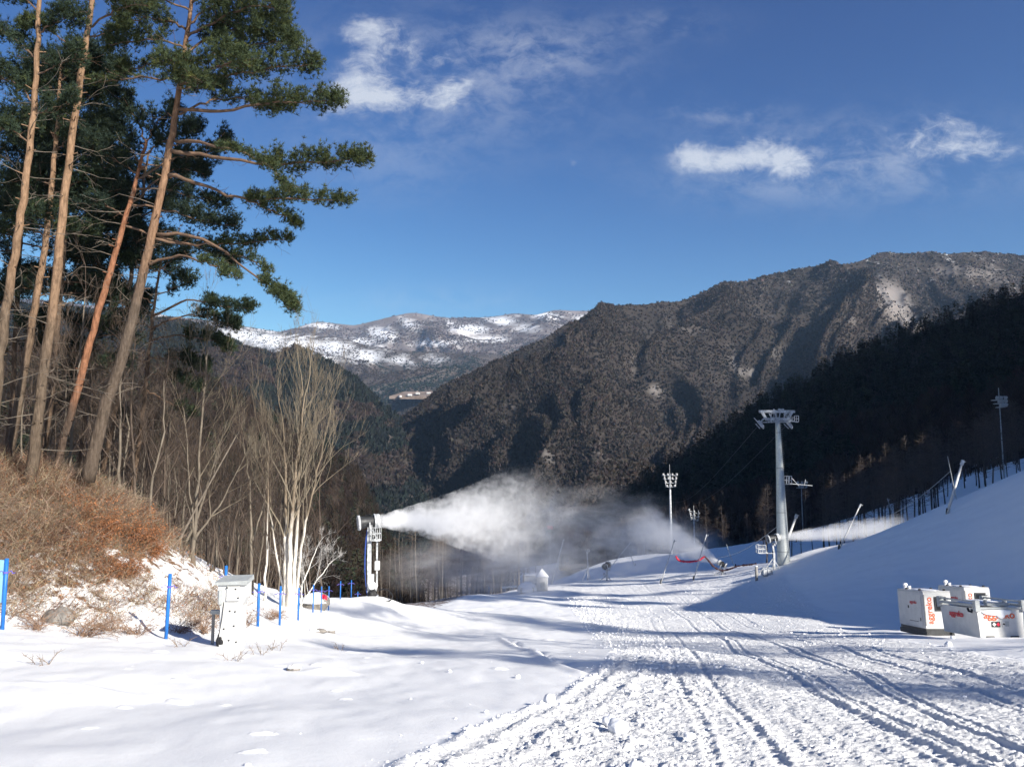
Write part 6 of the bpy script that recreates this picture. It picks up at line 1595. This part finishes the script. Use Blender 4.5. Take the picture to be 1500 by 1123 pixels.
# countless crumbs
def crumbs(n=9000):
    Y = 7.5 + 88 * rc.random(n) ** 2.1; xl = cx(LEFT, Y); xr = cx(RIGHT, Y)
    t = rc.random(n); X = np.where(t < .50, xl + 1.9 + rc.normal(size=n) * .8, xl + (xr - xl) * rc.random(n)); X = np.where(t < .10, xl + np.abs(rc.normal(size=n)) * .4 - .1, X)
    X = np.where(t > .992, xl - rc.random(n) ** 2 * 4, X)
    s = .007 + .042 * rc.random(n) ** 5; s = s * (.8 + Y / 32)
    Z = H(X, Y) + detail(X, Y, np.hypot(X, Y))
    prot = []
    for q in range(8):
        V, F = rough_ball(rc, (1, .8, .65), 1, .5); V *= rc.uniform(.55, 1.25, V.shape); prot.append((V, F))
    k = rc.integers(0, 8, n); a = rc.random(n) * 6.28; Vs = []; Fs = []; off = 0
    for q in range(8):
        ii = np.where(k == q)[0]; V, F = prot[q]; c, d = np.cos(a[ii])[:, None], np.sin(a[ii])[:, None]
        v = np.stack([V[None, :, 0] * c - V[None, :, 1] * d, V[None, :, 0] * d + V[None, :, 1] * c, np.repeat(V[None, :, 2], len(ii), 0)], -1) * s[ii][:, None, None] + np.stack([X, Y, Z + s * .1], -1)[ii][:, None]
        Fs.append((F[None] + (np.arange(len(ii)) * len(V))[:, None, None] + off).reshape(-1, 3)); Vs.append(v.reshape(-1, 3)); off += len(ii) * len(V)
    tag(mesh_np('snow_crumbs', np.concatenate(Vs), [np.concatenate(Fs)], SNOWM, True), 'loose snow crumbs strewn over the churned run', 'snow', kind='stuff')
crumbs()

# ---------------------------------------------------------------- brush on the left bank
M_BRUSH = tree_mat('brush_stems')
def stems_at(r, P, L, rad, tint, nseg=3, lean=(.25, -.05), spread=.5):
    """arching stems; returns arrays"""
    n = len(P); D = unit(np.stack([r.normal(size=n) * spread + lean[0], r.normal(size=n) * spread + lean[1], np.ones(n)], -1)); p = P.copy()
    A, B, RA, RB = [], [], [], []
    for s in range(nseg):
        D = unit(D + r.normal(size=(n, 3)) * .13 + np.stack([D[:, 0] * .25, D[:, 1] * .25, -np.ones(n) * .10], -1))
        q = p + D * (L / nseg)[:, None]
        A.append(p); B.append(q); RA.append(rad * (1 - .7 * s / nseg)); RB.append(rad * (1 - .7 * (s + 1) / nseg)); p = q
    return A, B, RA, RB, D
def seg_mesh(name, A, B, RA, RB, T, m_, parent=None, n=3, extra=None):
    mb = MB(); mb.segs(A, B, RA, RB, n); Tn = np.repeat(T, 2 * n, 0)
    F = [mb.F4[0]]; V = mb.V[0]
    if extra is not None:
        F.append(extra[1] + len(V)); V = np.concatenate([V, extra[0]]); Tn = np.concatenate([Tn, extra[2]])
    return mesh_np(name, V, F, m_, False, parent, {'tint': Tn})
rb = np.random.default_rng(91)
def in_bank(n, ylo, yhi, xlo, xhi):
    X = rb.uniform(xlo, xhi, n * 3); Y = rb.uniform(ylo, yhi, n * 3); k = bank_mask(X, Y); ok = rb.random(n * 3) < k; return X[ok][:n], Y[ok][:n]
def brush():
    X, Y = in_bank(36000, 21, 40, -24, -8.5); patch = fbm(X * .45, Y * .45, 7, 3)
    hgt = H0(X, Y) ; foot = smooth(-4.6, -2.6, hgt)                # thicker up the bank
    keep = rb.random(len(X)) < np.clip((.34 + .66 * foot) * smooth(.40, .54, patch + .12 * foot), 0, 1); X, Y, foot = X[keep], Y[keep], foot[keep]
    Z = H(X, Y) - .05; P = np.stack([X, Y, Z], -1); n = len(P)
    L = rb.uniform(.35, 1.3, n) * (.85 + .3 * foot); rad = rb.uniform(.004, .010, n)
    kind = fbm(X * .6 + 9, Y * .6, 17, 2)
    T = np.where((kind > .52)[:, None], palette(n, (.13, .08, .055), .4), palette(n, (.215, .16, .115), .4)); T = np.where((rb.random(n) < .25)[:, None], palette(n, (.42, .33, .23), .3), T)
    A, B, RA, RB, D = stems_at(rb, P, L, rad, T)
    AA, BB, RAA, RBB, TT = list(A), list(B), list(RA), list(RB), [T] * len(A)
    for s in range(3):                                             # side twigs
        i = rb.integers(0, len(A), 1)[0]; f = rb.random((n, 1)); st = A[i] + (B[i] - A[i]) * f
        d = unit(D + rb.normal(size=(n, 3)) * .8); AA.append(st); BB.append(st + d * (L * rb.uniform(.2, .5, n))[:, None]); RAA.append(rad * .5); RBB.append(rad * .25); TT.append(T)
    # dry leaves still hanging
    m = int(n * 1.1); j = rb.integers(0, n, m); lp = B[1][j] + rb.normal(size=(m, 3)) * .12; lt = palette(m, (.27, .12, .055), .45)
    LV, LF = slivers(lp, rb.normal(size=(m, 3)), rb.uniform(.03, .08, m), rb.uniform(.02, .05, m), rb)
    o = seg_mesh('dry_brush', np.concatenate(AA), np.concatenate(BB), np.concatenate(RAA), np.concatenate(RBB), np.concatenate(TT), M_BRUSH, None, 3, (LV, LF, np.repeat(lt, 3, 0)))
    tag(o, 'tangle of dry reddish brown brush covering the left bank', 'brush', kind='stuff')
brush()
def shrub(seed, hgt, n, tint, label, leafy=0, name='shrub', spread=.45, lean=(.1, 0), group=None):
    r = np.random.default_rng(seed); e = empty(name, (0, 0, 0), label, 'shrub', group)
    P = np.stack([r.normal(size=n) * .09, r.normal(size=n) * .09, np.zeros(n) - .05], -1); L = r.uniform(.5, 1, n) * hgt
    A, B, RA, RB, D = stems_at(r, P, L, np.full(n, .012), None, 4, lean, spread)
    AA, BB, RAA, RBB = list(A), list(B), list(RA), list(RB); pts = []
    for lvl in range(3):
        for i in range(1, 4):
            f = r.random((n, 1)); st = A[i] + (B[i] - A[i]) * f; d = unit(D + r.normal(size=(n, 3)) * .75); en = st + d * (L * r.uniform(.15, .40, n))[:, None]
            AA.append(st); BB.append(en); RAA.append(np.full(n, .006)); RBB.append(np.full(n, .003)); pts.append(en); pts.append((st + en) / 2)
    A_ = np.concatenate(AA); T = np.clip(np.array(tint)[None] * (1 + r.uniform(-.3, .3, (len(A_), 1))), 0, 1)
    seg_mesh('stems', A_, np.concatenate(BB), np.concatenate(RAA), np.concatenate(RBB), T, M_BRUSH, e)
    if leafy:
        pp = np.concatenate(pts); m = leafy; j = r.integers(0, len(pp), m); lp = pp[j] + r.normal(size=(m, 3)) * .10
        V1, F1 = slivers(lp, r.normal(size=(m, 3)), r.uniform(.035, .07, m), r.uniform(.03, .06, m), r)
        lt = np.clip(np.array((.27, .115, .052))[None] * (1 + r.uniform(-.5, .4, (m, 1))), 0, 1); mesh_np('leaves', V1, [F1], M_BRUSH, False, e, {'tint': np.repeat(lt, 3, 0)})
    KIDS[e.name] = list(e.children); return e
def put(e, px, Y, rz=0.0, s=1.0): e.location = gpx(px, Y, -.03); e.rotation_euler = (0, 0, rz); e.scale = (s,) * 3
OAK = [('rust leaved oak scrub in front of the foremost pine trunk', 140, 31.8, 1.3), ('rust leaved oak scrub lowest on the face of the bank', 172, 29.6, .95), ('tallest rust leaved scrub just right of the foremost pine', 186, 32.6, 1.25), ('low rust leaved scrub below the brow', 128, 30.2, .9),
       ('rust leaved scrub left of the foremost pine', 105, 32.5, .9), ('small rust leaved scrub at the right end of the brow', 216, 33.0, .8)]
ok0 = None
for i_, (lb, px, Y, s_) in enumerate(OAK):
    if ok0 is None: ok0 = shrub(501, 1.7, 34, (.15, .08, .05), lb, leafy=4200, name='oak_scrub', spread=.5); o = ok0
    else: o = copy_tree(ok0, label=lb)
    put(o, px, Y, i_ * 1.7, s_ * .82)
SH = [('bushy dry shrub with arching stems at the foot of the bank', 122, 23.4, .95), ('dry shrub between the left edge post and the arching one', 55, 23.2, .8), ('thin dry shrub left of the tallest blue post', 205, 25.2, .8), ('dry shrub right beside the tallest blue post', 262, 26.5, .75),
      ('dry shrub behind the white cabinet, left side', 300, 27.5, .8), ('dry shrub right of the white cabinet', 362, 31.0, .75), ('dark dry shrub between the blue posts right of the cabinet', 394, 35.5, .7), ('small dry shrub close under the white tree clump', 408, 37, .55), ('dry shrub in the middle of the bank foot', 165, 24.8, .7)]
s0 = None
for i_, (lb, px, Y, s_) in enumerate(SH):
    if s0 is None: s0 = shrub(511, 1.25, 30, (.24, .155, .105), lb, spread=.6, lean=(.3, -.1)); o = s0
    else: o = copy_tree(s0, label=lb)
    put(o, px, Y, i_ * 2.1, s_)
WD = [('single dry weed stalk in the smooth snow, far left', 72, 17.0), ('thin weed tuft in front of the white cabinet', 345, 21.0), ('thin weed tuft right of the cabinet foot', 382, 22.5), ('lone weed stalk right of the stones', 498, 30), ('leaning weed stalks right of the white cabinet', 402, 24.0), ('thin weed stalk near the foot of the tallest post', 268, 23.5)]
w0 = None
for i_, (lb, px, Y) in enumerate(WD):
    if w0 is None: w0 = shrub(521, .55, 4, (.20, .15, .11), lb, spread=.35, name='weed'); o = w0; tag(w0, cat='weed')
    else: o = copy_tree(w0, label=lb)
    put(o, px, Y, i_ * 2.4, .9)
# leaning dead stem across the gap behind the bank
A = gpx(250, 41, 0); B = at(345, 640, 41)
e = empty('dead_tree', A, 'pale dead stem leaning far right across the gap behind the brush', 'tree'); D = B - A; r_ = np.random.default_rng(2)
pth = smooth_path([np.zeros(3), D * .4 + np.array([0, 0, .1]), D], 14); MB().tube(pth, np.linspace(.075, .03, 14), 7, wob=.1, rng=r_).build('trunk', M_DEAD, e, True)
sg = []
for i in range(4):
    sg = []; grow(r_, sg, pth[5 + i * 2], unit(np.array([r_.uniform(-.3, .6), .1, 1])), 1.2, .02, 2, .2, .5, .006, 3, (2, 4)); db = MB(); segs_to(db, sg, 4); db.build('branch', M_DEAD, e)


# ---------------------------------------------------------------- valley: terraced field and little houses
tm = MB(); q = [at(570, 580, 2600), at(682, 581, 2600), at(670, 573, 2700), at(592, 573, 2700)]
top = np.array(q); bot = top - np.array([0, 0, 9]); tm.raw(np.concatenate([bot, top]), [[0, 3, 2, 1], [4, 5, 6, 7], [0, 1, 5, 4], [1, 2, 6, 5], [2, 3, 7, 6], [3, 0, 4, 7]])
tag(tm.build('valley_field', mat('dry_field', (.13, .095, .07), .95, col2=(.28, .22, .185), scale=.03)), kind='structure')
hs = [(600, 578, 2600, .9), (612, 576, 2620, 1.1), (640, 579, 2590, 1.0), (650, 577, 2600, .8), (668, 578, 2600, .9), (586, 580, 2590, .8), (628, 575, 2640, .8)]
hl = ['leftmost tiny pale house in the valley field', 'second tiny valley house from the left, at the field edge', 'third tiny valley house from the left', 'tiny valley house at the field centre', 'larger tiny valley house right of centre', 'tiny valley house second from the right', 'rightmost tiny valley house on the tan field']
hs.sort()
for (px, py, Y, s_), lb in zip(hs, hl):
    e = empty('house', at(px, py + 1.5, Y), lb, 'house', rz=px * .1); e.scale = (s_,) * 3
    MB().box((0, 0, 3), (16, 10, 7)).build('walls', OFFW, e)
    v = np.array([[-9, -6, 6.5], [9, -6, 6.5], [9, 6, 6.5], [-9, 6, 6.5], [-8, 0, 10], [8, 0, 10]]); m = MB(); m.raw(v, [[0, 1, 5, 4], [2, 3, 4, 5], [0, 3, 2, 1]]); m.raw(v, [[1, 2, 5], [3, 0, 4]]); m.build('roof', mat('house_roof', (.30, .22, .2), .8), e)
# ---------------------------------------------------------------- blown snow (real volumes) and the valley haze
def vol_mat(name, density, shape, nscale, thr, contrast, anis=0.0, x_fall=None, stretch=(1, 1, 1), p=.8, r0=.08, col=(1, 1, 1)):
    m = bpy.data.materials.new(name); m.use_nodes = True; nt = m.node_tree; N = nt.nodes; L = nt.links
    for n in list(N):
        if n.type == 'BSDF_PRINCIPLED': N.remove(n)
    out = [n for n in N if n.type == 'OUTPUT_MATERIAL'][0]
    pv = N.new('ShaderNodeVolumePrincipled'); pv.inputs['Color'].default_value = (*col, 1); pv.inputs['Anisotropy'].default_value = anis; L.new(pv.outputs[0], out.inputs['Volume'])
    def M(op, a, b=None, clamp=False):
        n = N.new('ShaderNodeMath'); n.operation = op; n.use_clamp = clamp
        for i, v in enumerate((a, b)):
            if v is None: continue
            if isinstance(v, (int, float)): n.inputs[i].default_value = v
            else: L.new(v, n.inputs[i])
        return n.outputs[0]
    tc = N.new('ShaderNodeTexCoord'); mp = N.new('ShaderNodeMapping'); mp.inputs['Scale'].default_value = stretch; L.new(tc.outputs['Object'], mp.inputs[0])
    sx = N.new('ShaderNodeSeparateXYZ'); L.new(tc.outputs['Object'], sx.inputs[0])
    n1 = N.new('ShaderNodeTexNoise'); n1.inputs['Scale'].default_value = nscale; n1.inputs['Detail'].default_value = 6; n1.inputs['Roughness'].default_value = .66; n1.inputs['Distortion'].default_value = .9; L.new(mp.outputs[0], n1.inputs['Vector'])
    nz = n1.outputs['Fac']
    y2 = M('MULTIPLY', sx.outputs[1], sx.outputs[1]); z2 = M('MULTIPLY', sx.outputs[2], sx.outputs[2])
    if shape == 'plume':
        x = M('MAXIMUM', sx.outputs[0], 0.0)
        Rr = M('ADD', M('MULTIPLY', M('POWER', x, p), 1 - r0), r0)
        rho = M('DIVIDE', M('SQRT', M('ADD', y2, z2)), Rr)
        e = M('SUBTRACT', 1.0, rho)
        e = M('ADD', e, M('MULTIPLY', M('SUBTRACT', nz, thr), M('MULTIPLY', M('POWER', x, .35), contrast)))
        e = M('MULTIPLY', e, 1.6, clamp=True)
        d = M('DIVIDE', e, M('POWER', Rr, 1.5))
        if x_fall: d = M('MULTIPLY', d, M('MULTIPLY', M('SUBTRACT', 1.0, x), x_fall, clamp=True))
    else:
        x2 = M('MULTIPLY', sx.outputs[0], sx.outputs[0])
        rho = M('SQRT', M('ADD', x2, M('ADD', y2, z2)))
        e = M('SUBTRACT', 1.0, rho)
        d = M('MULTIPLY', M('MULTIPLY', e, 1.7, clamp=True), M('MULTIPLY', M('SUBTRACT', nz, thr), contrast, clamp=True))
    L.new(M('MULTIPLY', d, density), pv.inputs['Density'])
    return m
def plume(name, A, B, r1, material, label, p=.8, r0=.08, drop=0):
    """unit shape: x 0..1, radius r0..1"""
    A = np.array(A, float); B = np.array(B, float); Lx = np.linalg.norm(B - A)
    t = np.linspace(0, 1, 14); rad = (r0 + (1 - r0) * t ** p) * 1.02; rad[0] = r0
    mb = MB(); mb.tube(np.stack([t * 1.0, t * 0, t * 0], -1), rad, 20)
    o = mb.build(name, material)
    d = Vector((B - A) / Lx); q = d.to_track_quat('X', 'Z'); o.rotation_mode = 'QUATERNION'; o.rotation_quaternion = q
    o.location = A; o.scale = (Lx, r1, r1 * .85); tag(o, label, 'blown snow', kind='stuff'); return o
def bank(name, px, py, Y, rad, material, label):
    V, F = rough_ball(np.random.default_rng(int(px)), (1, 1, 1), 3, .0); V *= 1.02
    o = mesh_np(name, V, F, material, True); o.location = at(px, py, Y); o.scale = rad; tag(o, label, 'blown snow', kind='stuff')
noz = np.array(GB) + np.array(GH) + np.array([.72, .22, .06])
plume('snow_plume', noz, at(775, 757, 86), 6.4, vol_mat('plume_air', .062, 'plume', 4.8, .51, 6.5, x_fall=3, stretch=(4.5, 1, 1), p=1.15, r0=.085), 'long white plume of machine snow from the tall fan gun', p=1.15, r0=.085)
bank('snow_mist', 770, 765, 92, (7.5, 11, 6.8), vol_mat('mist_air', .075, 'ball', 3.6, .47, 5.5, stretch=(1.2, 1, .8)), 'billowing snow mist where the plume breaks up')
bank('snow_mist', 865, 792, 128, (19, 20, 9.5), vol_mat('mist_air_wide', .06, 'ball', 4.0, .44, 4.5), 'wide drifting snow mist over the crest of the run')
bank('snow_mist', 965, 800, 165, (15, 18, 7), vol_mat('mist_air_far', .075, 'ball', 2.4, .40, 3.0), 'thin far snow mist left of the floodlight towers')
bank('snow_mist', 715, 832, 104, (15, 9, 4.6), vol_mat('mist_air_low', .12, 'ball', 3.4, .38, 3.4), 'low snow mist settling before the larch stand')
plume('snow_plume', np.array(G3) + np.array([-.5, .2, .2]), at(925, 758, 128), 4.6, vol_mat('plume_air_mid', .11, 'plume', 3.0, .49, 2.8, x_fall=4, stretch=(3.5, 1, 1), p=.8, r0=.06), 'spray fanning up and left from the low dark gun', p=.8, r0=.06)
plume('snow_plume', np.array(G2) + np.array([.8, .1, .1]), at(1352, 768, 112), 2.3, vol_mat('plume_air_right', .16, 'plume', 3.2, .48, 2.8, x_fall=3, stretch=(3.2, 1, 1), p=.7, r0=.16), 'spray streaming right from the gun beside the pylon', p=.7, r0=.16)

# haze: one closed even box round camera and scene
hz = bpy.data.materials.new('haze_air'); hz.use_nodes = True; nt = hz.node_tree
for n in list(nt.nodes):
    if n.type == 'BSDF_PRINCIPLED': nt.nodes.remove(n)
out = [n for n in nt.nodes if n.type == 'OUTPUT_MATERIAL'][0]
pv = nt.nodes.new('ShaderNodeVolumePrincipled'); pv.inputs['Color'].default_value = (.42, .66, 1.0, 1); pv.inputs['Density'].default_value = 4.3e-5; pv.inputs['Anisotropy'].default_value = .1
nt.links.new(pv.outputs[0], out.inputs['Volume'])
def world_bounds():
    zmax = 0
    for h in (HA[0], HB[0], HC[0], HD[0], HE[0], HF[0]): zmax = max(zmax, float(h[..., 2].max()))
    return zmax
zt = world_bounds() + 60
o = MB().box((0, 4050, (zt - 440) / 2), (11000, 8900, zt + 440)).build('haze', hz); tag(o, 'thin blue winter haze filling the valley', 'haze', kind='stuff')
cy.volume_step_rate = 1.0; cy.volume_max_steps = 128
